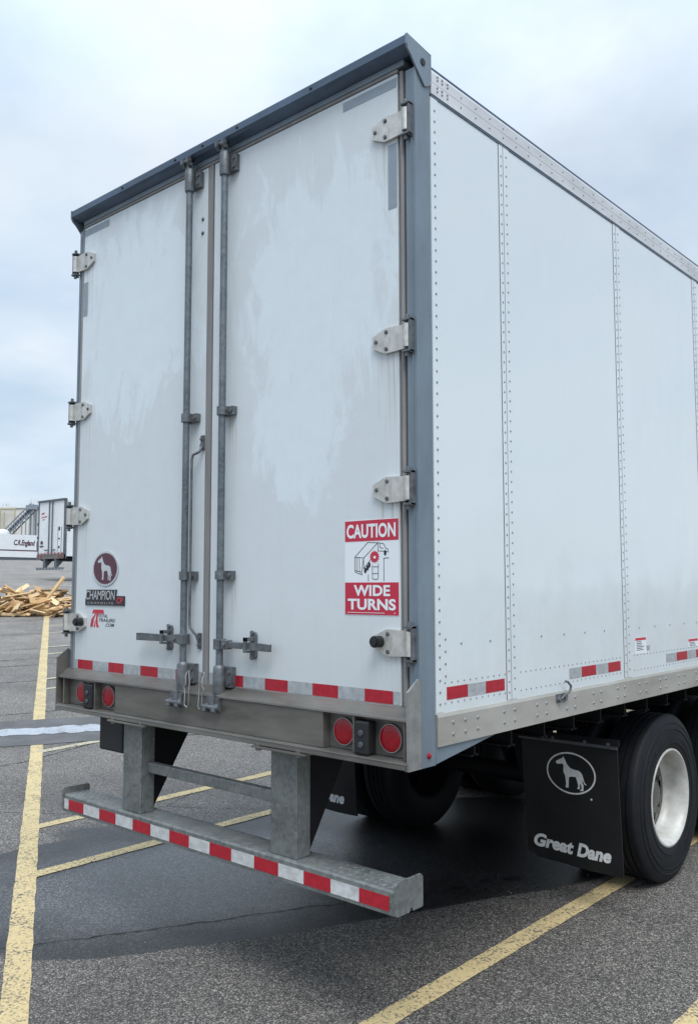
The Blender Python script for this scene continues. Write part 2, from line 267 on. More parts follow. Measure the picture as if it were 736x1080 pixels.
M = dict(
    panel=side_material(),
    rivet=mat('aluminium rivet', (.36, .37, .38), .38, .8),
    door=door_material(),
    seam=mat('dark panel seam', (.12, .13, .14), .7),
    steel_blue=mat('painted grey steel', (.20, .25, .295), .42, .25, .25, 5, (1, 1, .4), rvar=.1, bump=.05, bscale=30),
    header=mat('dark painted header steel', (.085, .125, .185), .34, .25, .35, 4, (1, 2, 2), rvar=.12),
    sill=mat('grimy rear sill steel', (.205, .195, .178), .36, .45, .42, 6, (.35, 1, 1.8), rvar=.16, bump=.04, bscale=40),
    bare=mat('bright bare steel edge', (.34, .345, .34), .4, .5, .3, 18),
    alu=mat('dull aluminium rail', (.66, .665, .67), .4, .3, .22, 7, (1, .35, 1), rvar=.1, bump=.03, bscale=22),
    alu_bot=mat('road stained aluminium rail', (.45, .435, .40), .45, .35, .3, 5, (1, .5, 1.5), base2=(.34, .325, .29), rvar=.12),
    hinge=mat('weathered hinge aluminium', (.62, .61, .575), .45, .45, .3, 26, rvar=.1),
    galv=galvanised('galvanised lock rod', (.085, .10, .115), (.165, .19, .205), .45, .4, 60),
    galv_dark=mat('dull cast lock hardware', (.17, .185, .20), .5, .45, .45, 30, rvar=.1),
    guard=galvanised('galvanised guard steel', (.105, .115, .114), (.200, .214, .210), .48, .3, 60),
    gasket=mat('brown grey rubber gasket', (.235, .232, .228), .6, 0, .25, 14, (1, 1, .2)),
    black=mat('black rubber', (.012, .013, .015), .55, 0, .3, 9),
    flap=mat('black mud flap rubber', (.005, .006, .008), .55, 0, 0, 3, base2=(.013, .013, .013), rvar=.1, bump=.1, bscale=5, spec=.3),
    strip_metal=mat('dark flap hanger steel', (.09, .10, .115), .5, .3, .3, 12),
    tyre=mat('tyre rubber', (.009, .010, .013), .62, 0, .4, 10, base2=(.005, .006, .008), bump=.12, bscale=90, spec=.28),
    rim=mat('white painted wheel', (.56, .56, .53), .45, .05, .25, 9, base2=(.36, .345, .31), detail=9),
    hub=mat('greasy hub steel', (.20, .19, .17), .5, .5, .5, 20),
    under=mat('dark underbody steel', (.008, .008, .010), .7, .0, .4, 6, spec=.2),
    red=mat('red reflective sheeting', (.42, .012, .028), .35, 0, .3, 34, detail=8),
    white_r=mat('white reflective sheeting', (.60, .62, .62), .38, 0, .34, 26, detail=9),
    silver_r=mat('dull silver reflective sheeting', (.42, .445, .46), .4, .1, .32, 30, detail=9),
    silver_p=mat('silver patch sheeting', (.27, .315, .36), .4, .2, .12, 30),
    lamp=mat('red lamp lens', (.32, .003, .013), .22, 0, .3, 110, bump=.15, bscale=140),
    chrome=mat('lamp ring metal', (.40, .40, .395), .3, .8),
    sign_red=mat('sign red', (.50, .022, .055), .4, 0, .06, 30),
    sign_white=mat('sign white', (.72, .76, .79), .4),
    ink=mat('black ink', (.022, .022, .026), .45),
    maroon=mat('maroon emblem', (.085, .022, .042), .35, 0, .1, 30),
    badge_silver=mat('badge silver', (.58, .60, .62), .3, .5),
    decal_grey=mat('flap print grey', (.74, .75, .76), .5, 0, .25, 50),
    decal_red=mat('sticker red', (.50, .03, .05), .4),
    wood=mat('fresh pine board', (.66, .46, .24), .75, 0, 0, 5, (1, 6, 6), base2=(.50, .32, .15)),
    wood_d=mat('orange pine board', (.62, .42, .22), .75, 0, 0, 5, (1, 6, 6), base2=(.46, .29, .14)),
    wood_b=mat('pale pine board', (.78, .60, .37), .75, 0, 0, 5, (1, 6, 6), base2=(.62, .44, .24)),
    wood_c=mat('brown weathered board', (.27, .185, .105), .8, 0, 0, 5, (1, 6, 6), base2=(.19, .13, .075)),
    far_white=mat('distant white trailer paint', (.72, .75, .77), .4, 0, .08, 1.5),
    far_dark=mat('distant trailer steel', (.12, .14, .165), .5, .2, .2, 3),
    cream=mat('cream corrugated cladding', (.64, .62, .57), .7, 0, .1, 1),
    pipe=mat('ochre pipe', (.42, .38, .24), .6),
    conv=mat('grey conveyor steel', (.27, .31, .36), .5, .2, .2, 3),
    bark=mat('bare grey bark', (.21, .19, .175), .9, 0, .3, 4),
    asphalt=asphalt_material(),
    faded=paint_material('faded far line paint', (.40, .36, .26), .60),
    yellow=paint_material('worn yellow line paint', (.50, .395, .205), .59),
    whitepaint=paint_material('pale worn concrete', (.33, .36, .40), .53),
    gritstone=mat('grit stone', (.24, .23, .215), .9, 0, .4, 40),
    patch=mat('smooth asphalt patch', (.115, .115, .12), .85, 0, .3, 3, bump=.25, bscale=160),
    crack=mat('dark crack', (.012, .012, .012), .95),
    stain=mat('oil spot', (.010, .010, .012), .4),
)

# ------------------------------------------------------------------ mesh helpers
ORG = {}


class MB:
    def __init__(s): s.v = []; s.f = []; s.m = []

    def add(s, vs, fs, mi=0):
        o = len(s.v); s.v += [Vector(v) for v in vs]
        for f in fs: s.f.append([o + i for i in f]); s.m.append(mi)
        return s

    def box(s, x0, y0, z0, x1, y1, z1, mi=0):
        vs = [(x, y, z) for z in (z0, z1) for y in (y0, y1) for x in (x0, x1)]
        return s.add(vs, [(0, 2, 3, 1), (4, 5, 7, 6), (0, 1, 5, 4), (2, 6, 7, 3), (0, 4, 6, 2), (1, 3, 7, 5)], mi)

    def prism(s, poly, axis, lo, hi, mi=0):
        """poly: 2D points in the two other axes (in x,y,z order), extruded along axis"""
        n = len(poly)
        def P(p, w):
            q = list(p); q.insert(axis, w); return q
        vs = [P(p, lo) for p in poly] + [P(p, hi) for p in poly]
        tri = tessellate_polygon([[Vector((p[0], p[1], 0)) for p in poly]])
        fs = [tuple(t) for t in tri] + [tuple(n + i for i in reversed(t)) for t in tri]
        fs += [(i, (i + 1) % n, n + (i + 1) % n, n + i) for i in range(n)]
        return s.add(vs, fs, mi)

    def cyl(s, a, b, r, n=16, mi=0, r2=None, cap=True):
        a = Vector(a); b = Vector(b); d = (b - a).normalized(); u = d.orthogonal().normalized(); w = d.cross(u)
        r2 = r if r2 is None else r2
        vs = [a + (u * cos(2 * pi * i / n) + w * sin(2 * pi * i / n)) * r for i in range(n)] + [b + (u * cos(2 * pi * i / n) + w * sin(2 * pi * i / n)) * r2 for i in range(n)]
        fs = [(i, (i + 1) % n, n + (i + 1) % n, n + i) for i in range(n)]
        if cap: fs += [tuple(range(n))[::-1], tuple(range(n, 2 * n))]
        return s.add(vs, fs, mi)

    def tube(s, pts, r, n=10, mi=0):
        pts = [Vector(p) for p in pts]; rings = []; u = None
        for i, p in enumerate(pts):
            d = (pts[min(i + 1, len(pts) - 1)] - pts[max(i - 1, 0)]).normalized()
            u = d.orthogonal().normalized() if u is None else (u - d * u.dot(d)).normalized()
            w = d.cross(u); rr = r[i] if isinstance(r, (list, tuple)) else r
            rings.append([p + (u * cos(2 * pi * k / n) + w * sin(2 * pi * k / n)) * rr for k in range(n)])
        vs = [v for g in rings for v in g]; fs = []
        for i in range(len(pts) - 1):
            fs += [(i * n + k, i * n + (k + 1) % n, (i + 1) * n + (k + 1) % n, (i + 1) * n + k) for k in range(n)]
        fs += [tuple(range(n))[::-1], tuple(range((len(pts) - 1) * n, len(pts) * n))]
        return s.add(vs, fs, mi)

    def lathe(s, prof, axis, c, n=64, mi=0, mis=None):
        """prof: (along, radius) about the axis through c"""
        vs = []
        for a, r in prof:
            for k in range(n):
                t = 2 * pi * k / n; q = [r * cos(t), r * sin(t)]; q.insert(axis, a)
                vs.append((c[0] + q[0], c[1] + q[1], c[2] + q[2]))
        for i in range(len(prof) - 1):
            s.add([], [], 0)
        o = len(s.v); s.v += [Vector(v) for v in vs]
        for i in range(len(prof) - 1):
            for k in range(n):
                s.f.append([o + i * n + k, o + i * n + (k + 1) % n, o + (i + 1) * n + (k + 1) % n, o + (i + 1) * n + k]); s.m.append(mis[i] if mis else mi)
        return s

    def rivet(s, p, nrm, r=.006, hgt=None, mi=0, n=7):
        p = Vector(p); d = Vector(nrm); u = d.orthogonal().normalized(); w = d.cross(u); h = hgt or r * .6
        vs = []
        for rr, hh in ((r, 0), (r * .82, h * .62), (r * .42, h * .95)):
            vs += [p + (u * cos(2 * pi * k / n) + w * sin(2 * pi * k / n)) * rr + d * hh for k in range(n)]
        vs.append(p + d * h); fs = []
        for i in range(2): fs += [(i * n + k, i * n + (k + 1) % n, (i + 1) * n + (k + 1) % n, (i + 1) * n + k) for k in range(n)]
        fs += [(2 * n + k, 2 * n + (k + 1) % n, 3 * n) for k in range(n)]
        return s.add(vs, fs, mi)

    def plate(s, poly, o, u, v, t=.001, mi=0):
        """flat polygon in the plane (o; u, v) with thickness t along u x v"""
        o = Vector(o); u = Vector(u); v = Vector(v); nrm = u.cross(v).normalized() * t; n = len(poly)
        vs = [o + u * p[0] + v * p[1] for p in poly]; vs += [q + nrm for q in vs]
        tri = tessellate_polygon([[Vector((p[0], p[1], 0)) for p in poly]])
        fs = [tuple(x) for x in tri] + [tuple(n + i for i in x) for x in tri] + [(i, (i + 1) % n, n + (i + 1) % n, n + i) for i in range(n)]
        return s.add(vs, fs, mi)

    def stroke(s, pts, wd, o, u, v, t=.001, mi=0):
        for (a, b) in zip(pts, pts[1:]):
            a = Vector((*a, 0)); b = Vector((*b, 0)); d = (b - a).normalized(); q = Vector((-d.y, d.x, 0)) * wd / 2; a = a - d * wd * .3; b = b + d * wd * .3
            s.plate([(a + q)[:2], (a - q)[:2], (b - q)[:2], (b + q)[:2]], o, u, v, t, mi)
        return s

    def text(s, body, o, u, v, w, h, bold=.0, shear=0., t=.0008, mi=0, spacing=1.):
        """lettering fitted to the box w x h whose lower left corner is o"""
        cu = bpy.data.curves.new('lettering', 'FONT'); cu.body = body; cu.size = 1; cu.offset = bold; cu.shear = shear; cu.space_character = spacing; cu.resolution_u = 4
        ob = bpy.data.objects.new('lettering_source', cu); COL.objects.link(ob)
        dg = bpy.context.evaluated_depsgraph_get(); me = bpy.data.meshes.new_from_object(ob.evaluated_get(dg))
        xs = [q.co.x for q in me.vertices]; ys = [q.co.y for q in me.vertices]; x0, x1, y0, y1 = min(xs), max(xs), min(ys), max(ys)
        o = Vector(o); u = Vector(u); v = Vector(v); nn = u.cross(v).normalized() * t
        vs = [o + u * ((q.co.x - x0) / (x1 - x0) * w) + v * ((q.co.y - y0) / (y1 - y0) * h) + nn for q in me.vertices]
        s.add(vs, [tuple(p.vertices) for p in me.polygons], mi)
        bpy.data.objects.remove(ob); bpy.data.curves.remove(cu); bpy.data.meshes.remove(me)
        return s

    def build(s, name, mats, parent=None, smooth=False, bevel=0., origin=None):
        if not isinstance(mats, (list, tuple)): mats = [mats]
        org = Vector(origin) if origin is not None else (ORG[parent.name] if parent else Vector((0, 0, 0)))
        me = bpy.data.meshes.new(name); me.from_pydata([v - org for v in s.v], [], s.f)
        for m in mats: me.materials.append(m)
        for p, mi in zip(me.polygons, s.m): p.material_index = mi; p.use_smooth = smooth
        me.validate(); me.update()
        if smooth:
            try: me.set_sharp_from_angle(angle=radians(38))
            except Exception: pass
        o = bpy.data.objects.new(name, me); COL.objects.link(o)
        if parent is not None:
            o.parent = parent; o.location = org - ORG[parent.name]
        else: o.location = org
        ORG[o.name] = org
        if bevel:
            b = o.modifiers.new('bevel', 'BEVEL'); b.width = bevel; b.segments = 2; b.limit_method = 'ANGLE'; b.angle_limit = radians(50)
        return o


def empty(name, loc, label, cat, group=None):
    o = bpy.data.objects.new(name, None); COL.objects.link(o); o.location = loc; o.empty_display_size = .2; ORG[o.name] = Vector(loc)
    o['label'] = label; o['category'] = cat
    if group: o['group'] = group
    return o


def tag(o, label, cat, group=None):
    o['label'] = label; o['category'] = cat
    if group: o['group'] = group
    return o


def structure(o): o['kind'] = 'structure'; return o


X, Y, Z = Vector((1, 0, 0)), Vector((0, 1, 0)), Vector((0, 0, 1))
REAR = (X, Z)        # u, v for a face that looks to -Y
SIDE = (Y, Z)        # u, v for a face that looks to +X

# ------------------------------------------------------------------ ground
DIR = Vector((-.88, .475)).normalized(); PERP = Vector((-DIR.y, DIR.x))


def hs(s):
    if s < 7: return 0.
    if s < 10: return .055 * (s - 7) ** 2 / 6
    if s < 44: return .055 * (s - 8.5)
    if s < 112: return .055 * 35.5 + .043 * (s - 44)
    z = .055 * 35.5 + .043 * 68
    if s < 122: return z - .075 * (s - 112)
    return z - .75


def S(x, y): return (Vector((x, y)) - CAM.to_2d()).dot(DIR)
def H(x, y): return hs(S(x, y))


ss = [-600, -200, -60, -20, -8, -4, 0, 2, 4, 6] + [7 + .1 * i for i in range(31)] + [14, 20, 30, 44, 60, 80, 100, 112, 122, 160, 250, 600]
ts = [-600, -200, -80, -40, -20, -10, -5, 0, 5, 10, 20, 40, 80, 200, 600]
mb = MB(); vs = []
for s in ss:
    for t in ts:
        p = CAM.to_2d() + DIR * s + PERP * t; vs.append((p.x, p.y, hs(s)))
nt_ = len(ts)
mb.add(vs, [(i * nt_ + j, i * nt_ + j + 1, (i + 1) * nt_ + j + 1, (i + 1) * nt_ + j) for i in range(len(ss) - 1) for j in range(nt_ - 1)])
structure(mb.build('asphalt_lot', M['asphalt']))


def strip(p0, p1, w, lift, step=.1, jag=0., cut=None):
    """a painted band on the ground from p0 to p1"""
    a = Vector(p0); b = Vector(p1); d = (b - a); ln = d.length; d.normalize(); q = Vector((-d.y, d.x)); mb = MB(); n = max(2, int(ln / step)); row = []
    for i in range(n + 1):
        c = a + d * ln * i / n; j0 = random.uniform(-jag, jag); j1 = random.uniform(-jag, jag)
        l = c + q * (w / 2 + j0); r = c - q * (w / 2 + j1)
        row += [(l.x, l.y, H(l.x, l.y) + lift), (r.x, r.y, H(r.x, r.y) + lift)]
    fs = [(2 * i, 2 * i + 1, 2 * i + 3, 2 * i + 2) for i in range(n)]
    mb.add(row, fs); return mb


l0 = Vector((-1.465, -.888)); ld = Vector((-.870, .4925)).normalized()
def lp(x): return l0 + ld * ((x - l0.x) / ld.x)


a = lp(4); b = lp(-7.25); structure(strip(a, b, .125, .004, jag=.003).build('road_marking', M['yellow']))
a = lp(-7.85); b = lp(-21.6); structure(strip(a, b, .14, .004, jag=.004).build('road_marking', M['yellow']))
for x, y1 in ((.655, 13), (-.322, 13), (-3.143, 14), (-4.15, 14), (-6.53, 14), (-9.95, 15), (-10.77, 15), (-13.42, 16), (-14.36, 16), (-16.7, 17), (-18.16, 18), (-21.6, 18), (-22.6, 18), (4.2, 12), (3.2, 12)):
    y0 = lp(x).y + .02
    structure(strip((x, y0), (x, y1), .105 if x < -5 else .112, .0045, jag=.003).build('road_marking', M['faded' if x < -5 else 'yellow']))
# patched trench with a pale worn band down its middle
pa, pb = Vector((-7.35, 2.614)), Vector((-6.40, 4.39)); pd = (pb - pa).normalized()
structure(strip(pa - pd * 22, pa + pd * 26, 1.35, .006, jag=.02).build('asphalt_patch', M['patch']))
structure(strip(pa - pd * 22, pa + pd * 26, .36, .010, step=.06, jag=.045).build('concrete_strip', M['whitepaint']))


def crack(pts, w, name='ground_crack'):
    mb = MB(); row = []; n = 0; fine = []
    for (a, b) in zip(pts, pts[1:]):
        a = Vector(a); b = Vector(b); k = max(2, int((b - a).length / .035))
        for i in range(k): fine.append(a.lerp(b, i / k))
    off = 0
    for i, c in enumerate(fine):
        d = (fine[min(i + 1, len(fine) - 1)] - fine[max(0, i - 1)]).normalized(); q = Vector((-d.y, d.x)); off = off * .8 + random.uniform(-.011, .011)
        ww = w * random.uniform(.25, 1.1); l = c + q * (off + ww / 2); r = c + q * (off - ww / 2)
        row += [(l.x, l.y, H(l.x, l.y) + .0025), (r.x, r.y, H(r.x, r.y) + .0025)]
    mb.add(row, [(2 * i, 2 * i + 1, 2 * i + 3, 2 * i + 2) for i in range(len(fine) - 1)])
    return structure(mb.build(name, M['crack']))


crack([(-2.6, -1.0), (-2.232, -.563), (-2.0, -.217), (-1.94, -.035), (-1.767, .267), (-1.604, .6), (-1.35, 1.05), (-1.2, 1.5)], .011)
for (x0, y0, x1, y1, w) in ((-13.5, 3.2, -12.3, 7.5, .05), (-14.6, 3.6, -14.0, 8.5, .04), (-11.2, 2.6, -10.4, 6, .035), (-17, 4.5, -16.4, 9, .06), (-12.9, 3.0, -11.9, 6.6, .05), (-8.9, 1.6, -8.2, 5, .03), (-6.2, .4, -6.7, 3.4, .02), (-20, 6, -19, 13, .06), (-26, 8, -24, 18, .09), (-5.6, -.6, -5.9, .9, .015)):
    xm, ym = (x0 + x1) / 2 + random.uniform(-.25, .25), (y0 + y1) / 2
    crack([(x0, y0), (xm, ym), (x1, y1)], w)


def spot(cx, cy, rx, ry, ang):
    mb = MB(); n = 18; vs = [(cx, cy, .003)]
    for k in range(n):
        t = 2 * pi * k / n; r = random.uniform(.7, 1.15); a = rx * r * cos(t); b = ry * r * sin(t)
        vs.append((cx + a * cos(ang) - b * sin(ang), cy + a * sin(ang) + b * cos(ang), .003))
    mb.add(vs, [(0, 1 + k, 1 + (k + 1) % n) for k in range(n)]); return structure(mb.build('oil_stain', M['stain']))


for cx, cy, rx, ry in ((-1.0, 1.69, .05, .022), (-.943, 1.9, .05, .02), (-.84, 2.06, .085, .02), (-1.07, 1.55, .02, .012), (-1.03, 1.62, .02, .01)): spot(cx, cy, rx, ry, .9)

mb = MB(); rg = random.Random(11)
for k in range(420):
    x, y = rg.uniform(-6, 1.6), rg.uniform(-1.2, 3.2); r = rg.uniform(.002, .006) * (1.6 if rg.random() < .08 else 1)
    vs = [(x + r * cos(t) * rg.uniform(.7, 1.2), y + r * sin(t) * rg.uniform(.7, 1.2), .001) for t in [k_ * pi * 2 / 5 for k_ in range(5)]]; vs.append((x, y, r * .9 + .001))
    mb.add(vs, [(i, (i + 1) % 5, 5) for i in range(5)])
gr_ = mb.build('grit', M['gritstone']); gr_['kind'] = 'stuff'; gr_['label'] = 'loose grit scattered over the asphalt'
crack([(-4.9, .6), (-4.2, 1.1), (-3.9, 1.7), (-3.2, 2.2), (-2.9, 3.0)], .007); crack([(-3.9, 1.7), (-4.3, 2.6), (-4.1, 3.4)], .006)

# ------------------------------------------------------------------ the trailer
WID, LEN, TOP = 2.59, 16.15, 4.11
FRONT = 14.5
T = empty('semi_trailer', (-1.295, 0, 0), 'large white box semi trailer with closed rear doors filling the foreground', 'semi trailer')

# side walls: panel sheets, lap seams and rivet rows in one mesh
SEAMS = [.66 + 1.232 * i for i in range(12)]


def side_wall(xo, sg):
    mb = MB(); nx = Vector((sg, 0, 0))
    mb.box(min(xo, xo - sg * .03), .106, 1.30, max(xo, xo - sg * .03), FRONT, 3.93)
    x0, x1 = sorted((xo, xo + sg * .0022))
    for s in SEAMS:
        mb.box(x0, s - .012, 1.307, x1, s + .075, 3.92)
        g0, g1 = sorted((xo, xo + sg * .0012)); mb.box(g0, s - .017, 1.307, g1, s - .0125, 3.92, 2)  # thin dark strip along the edge of each lap seam
        g0, g1 = sorted((xo + sg * .0022, xo + sg * .003)); mb.box(g0, s + .022, 1.307, g1, s + .0245, 3.92, 2)
    x0, x1 = sorted((xo, xo + sg * .002)); mb.box(x0, .107, 1.307, x1, .155, 3.92)
    z = 1.34
    while z < 3.9:
        mb.rivet((xo + sg * .002, .132, z), nx, .0062, mi=1)
        for s in SEAMS:
            for dy in (.005, .052): mb.rivet((xo + sg * .0022, s + dy, z + (.012 if dy > .03 else 0)), nx, .0056, mi=1)
        z += .0475
    y = .17
    while y < FRONT - .1:
        if not any(abs(y - s - .03) < .06 for s in SEAMS):
            for zz in (1.340, 1.423): mb.rivet((xo, y, zz), nx, .0048, mi=1)
        y += .046
    y = .29
    while y < FRONT:
        if not any(abs(y - s - .03) < .06 for s in SEAMS): mb.rivet((xo, y, 1.578), nx, .0062, mi=1)
        y += .225
    for zz in (1.45, 1.5, 1.55, 1.60): mb.rivet((xo, .175, zz), nx, .0062, mi=1)
    return mb.build('side_wall', [M['panel'], M['rivet'], M['seam']], T)


side_wall(0, 1); side_wall(-WID, -1)
mb = MB(); mb.box(-WID, FRONT, 1.2, 0, FRONT + .05, 4.05); mb.build('front_wall', M['panel'], T)
mb = MB(); mb.prism([(-WID + .03, 4.03), (-WID + .06, 4.065), (-.06, 4.065), (-.03, 4.03)], 1, .1, FRONT); mb.build('roof', M['alu'], T)
mb = MB(); mb.box(-WID + .031, .11, 1.18, -.031, FRONT - .01, 1.24); mb.build('floor', M['under'], T)
mb = MB()
for i in range(46):
    y = .45 + .305 * i
    mb.box(-WID + .05, y, 1.08, -.05, y + .012, 1.18); mb.box(-WID + .05, y - .025, 1.08, -.05, y + .037, 1.088)
mb.build('floor_beams', M['under'], T)


def rail_top(xo, sg):
    mb = MB(); a = lambda d: xo + sg * d
    P = [(a(-.02), 3.925), (a(.006), 3.925), (a(.006), 3.975), (a(.007), 3.978), (a(.007), 4.022), (a(.004), 4.032), (a(-.012), 4.036), (a(-.02), 4.036)]
    mb.prism(P, 1, .106, FRONT)
    lo, hi = sorted((a(-.02), a(.004))); mb.box(lo, .106, 3.914, hi, FRONT, 3.9245, 1)
    mb.prism([(a(-.05), 4.037), (a(-.004), 4.037), (a(-.002), 4.05), (a(-.02), 4.07), (a(-.05), 4.075)], 1, .106, FRONT, 1)
    y = .16; k = 0
    for yy in (.15, .185, .225):
        for z in (3.95, 3.966, 4.0, 4.015): mb.rivet((a(.006 if z < 3.977 else .007), yy, z), (sg, 0, 0), .0068, mi=2)
    y = .33
    while y < FRONT - .05:
        for z in (3.955, 4.0): mb.rivet((a(.006 if z < 3.977 else .007), y, z), (sg, 0, 0), .0055, mi=2)
        y += .118
    return mb.build('top_rail', [M['alu'], M['header'], M['rivet']], T)


rail_top(0, 1); rail_top(-WID, -1)


def rail_bottom(xo, sg):
    mb = MB(); a = lambda d: xo + sg * d
    P = [(a(-.012), 1.172), (a(.008), 1.172), (a(.008), 1.288), (a(.004), 1.298), (a(.0025), 1.302), (a(-.012), 1.302)]
    mb.prism(P, 1, .108, FRONT)
    for y in [.213, .303, .396] + [v for i in range(46) for v in (.609 + .29 * i, .698 + .29 * i)]:
        if y < FRONT - .05:
            for z in (1.212, 1.260): mb.rivet((a(.008), y, z), (sg, 0, 0), .0085, mi=1, n=8)
    return mb.build('bottom_rail', [M['alu_bot'], M['rivet']], T)


rail_bottom(0, 1); rail_bottom(-WID, -1)

# rear frame
for xo, sg in ((0, 1), (-WID, -1)):
    mb = MB(); a = lambda d: xo - sg * d
    lo, hi = sorted((a(0), a(.052))); mb.box(lo, 0, 1.10, hi, .103, 4.0)
    lo, hi = sorted((a(.018), a(.024))); mb.box(lo, -.004, 1.32, hi, .001, 3.96)
    mb.build('corner_post', M['steel_blue'], T, bevel=.006)
    mb = MB(); lo, hi = sorted((a(-.004), a(.005)))
    mb.prism([(-.082, 1.104), (-.082, 1.405), (-.012, 1.452), (.0, 1.440), (.0, 1.104)], 0, lo, hi)
    mb.build('sill_end_plate', M['bare'] if sg > 0 else M['sill'], T, bevel=.0015)
    mb = MB(); lo, hi = sorted((a(-.007), a(.001)))
    mb.prism([(-.064, 4.113), (.104, 4.092), (.104, 3.975), (.092, 3.95), (.06, 3.935), (.03, 3.96), (-.004, 4.0), (-.03, 4.03), (-.055, 4.05), (-.064, 4.07)], 0, lo, hi)
    mb.cyl((a(-.0065), .045, 4.035), (a(-.011), .045, 4.035), .016, 14, 1)
    mb.build('header_end_plate', [M['steel_blue'], M['black']], T, bevel=.0015)
    mb = MB(); lo, hi = sorted((a(.0), a(.012))); mb.prism([(.104, 1.105), (.104, 1.171), (.56, 1.171)], 0, lo, hi)
    mb.build('corner_gusset', M['steel_blue'], T)
    lm = MB(); lm.lathe([(0, .012), (.004, .012), (.008, .008), (.009, .0005)], 0, (xo if sg > 0 else xo - .009, .055, 1.145), 16); lm.build('marker_lamp', M['lamp'], T, smooth=True)
mb = MB()
mb.prism([(-.0620, 4.112), (.10, 4.095), (.10, 4.055), (.0, 4.050), (-.014, 4.048), (-.050, 4.060), (-.0620, 4.074)], 0, -WID + .001, -.001)
for x in (-2.05, -1.56, -1.33, -1.06, -.55): mb.rivet((x, -.0621, 4.092), Vector((0, -1, 0)), .009, mi=1, n=10)
mb.build('header', [M['header'], M['black']], T, bevel=.003)

MB().box(-WID + .0525, -.010, 4.0225, -.0525, .06, 4.0495).build('header_rail', M['steel_blue'], T, bevel=.003)
# rear sill: channel with a recessed lamp bay at each end
mb = MB()
mb.box(-2.008, -.07, 1.137, -.462, -.001, 1.288)
for lo, hi in ((-2.583, -2.0085), (-.4615, -.007)): mb.box(lo, -.026, 1.137, hi, -.001, 1.287)
mb.prism([(-.078, 1.2885), (-.076, 1.300), (-.060, 1.306), (-.008, 1.335), (-.001, 1.335), (-.001, 1.2885)], 0, -WID + .006, -.006)
mb.prism([(-.088, 1.106), (-.086, 1.130), (-.070, 1.1365), (-.001, 1.1365), (-.001, 1.104)], 0, -WID + .006, -.006)
for x in (-2.213, -2.0, -.47, -.292): mb.box(x - .006, -.068, 1.1366, x + .006, -.0265, 1.288)
for x in (-2.54, -.03): mb.box(x - .005, -.066, 1.1366, x + .005, -.0265, 1.288)
mb.build('rear_sill', M['sill'], T, bevel=.003)
for x in (-2.385, -2.118, -.372, -.120):
    lr = MB(); lr.lathe([(-.027, .059), (-.036, .059), (-.040, .057), (-.040, .054), (-.032, .053)], 1, (x, 0, 1.212), 32, 0)
    o = MB().lathe([(-.027, .054), (-.040, .054), (-.043, .048), (-.045, .030), (-.0455, .001)], 1, (x, 0, 1.212), 32).build('tail_light', M['lamp'], T, smooth=True)
    lr.build('lamp_ring', M['chrome'], o, smooth=True)
for x, w in ((-2.265, .042), (-.240, .037)):
    o = MB().box(x - w, -.080, 1.138, x + w, -.027, 1.272).build('dock_bumper', M['black'], T, bevel=.008)
    for z in (1.225, 1.178): MB().lathe([(-.0805, .013), (-.085, .013), (-.087, .009), (-.087, .0005)], 1, (x, 0, z), 16).build('bumper_bolt', M['strip_metal'], o)

# doors
DZ0, DZ1 = 1.337, 4.004
doors = {}
for key, x0, x1 in (('l', -2.535, -1.352), ('r', -1.300, -.094)):
    doors[key] = MB().box(x0, -.0015, DZ0, x1, .05, DZ1).build('door', M['door'], T, bevel=.002)
D_L, D_R = doors['l'], doors['r']
mb = MB()                                         # rubber round each leaf
for x in (-2.545, -.0725): mb.cyl((x, .004, DZ0), (x, .004, DZ1), .0105, 10); mb.box(x - .010, .012, DZ0 - .02, x + .017, .06, DZ1)
mb.box(-1.349, -.004, DZ0 - .02, -1.329, .05, DZ1 - .001); mb.box(-1.3275, -.008, DZ0 - .02, -1.303, .05, DZ1 - .001)
mb.build('door_gasket', M['gasket'], T, smooth=True)
MB().box(-2.54, -.006, 4.0065, -.09, .04, 4.0215).build('door_gasket', M['gasket'], T, bevel=.002)
MB().box(-2.535, -.006, 1.322, -.094, .03, 1.3365).build('door_gasket', M['gasket'], T, bevel=.002)

HZ = (3.77, 2.845, 2.215, 1.588)
for key, sg in (('r', 1), ('l', -1)):
    for i, z in enumerate(HZ):
        if key == 'l': z += .02
        px = -.036 if sg > 0 else -WID - .012      # pin
        def q(d): return px - sg * d
        mb = MB(); hh = .054
        lo, hi = sorted((q(.008), q(.098)))
        ends = [(q(.006), z + hh * .92), (q(.095), z + hh), (q(.122), z + hh), (q(.190), z + .026), (q(.190), z - .022), (q(.122), z - hh), (q(.095), z - hh), (q(.006), z - hh * .92)]
        mb.prism(ends, 1, -.016, -.003)
        lo, hi = sorted((q(.095), q(.100))); mb.box(lo, -.0185, z - hh, hi, -.0165, z + hh)
        mb.cyl((px, -.020, z - hh * .9), (px, -.020, z + hh * .9), .0165, 16)
        for d, dz in ((.114, .036), (.114, -.036), (.170, .003)): mb.cyl((q(d), -.016, z + dz), (q(d), -.020, z + dz), .0095, 6, 1); mb.cyl((q(d), -.020, z + dz), (q(d), -.023, z + dz), .006, 10, 1)
        if i == 3: mb.cyl((q(.155), -.0165, z + .004), (q(.155), -.055, z + .004), .024, 18, 2); mb.cyl((q(.155), -.055, z + .004), (q(.155), -.064, z + .004), .017, 18, 2)
        # butt on the post, pin ends
        lo, hi = sorted((px + sg * .022, px + sg * .012)); mb.box(lo, -.030, z - .072, hi, .012, z + .072, 1)
        for e in (-1, 1):
            lo, hi = sorted((px - sg * .018, px + sg * .022)); mb.box(lo, -.036, z + e * .066 - .004, hi, -.002, z + e * .066 + .004, 1)
            mb.cyl((px, -.020, z + e * .070), (px, -.020, z + e * .088), .009, 10, 1)
        mb.build('hinge', [M['hinge'], M['galv_dark'], M['black']], doors[key], smooth=True, bevel=.0012)
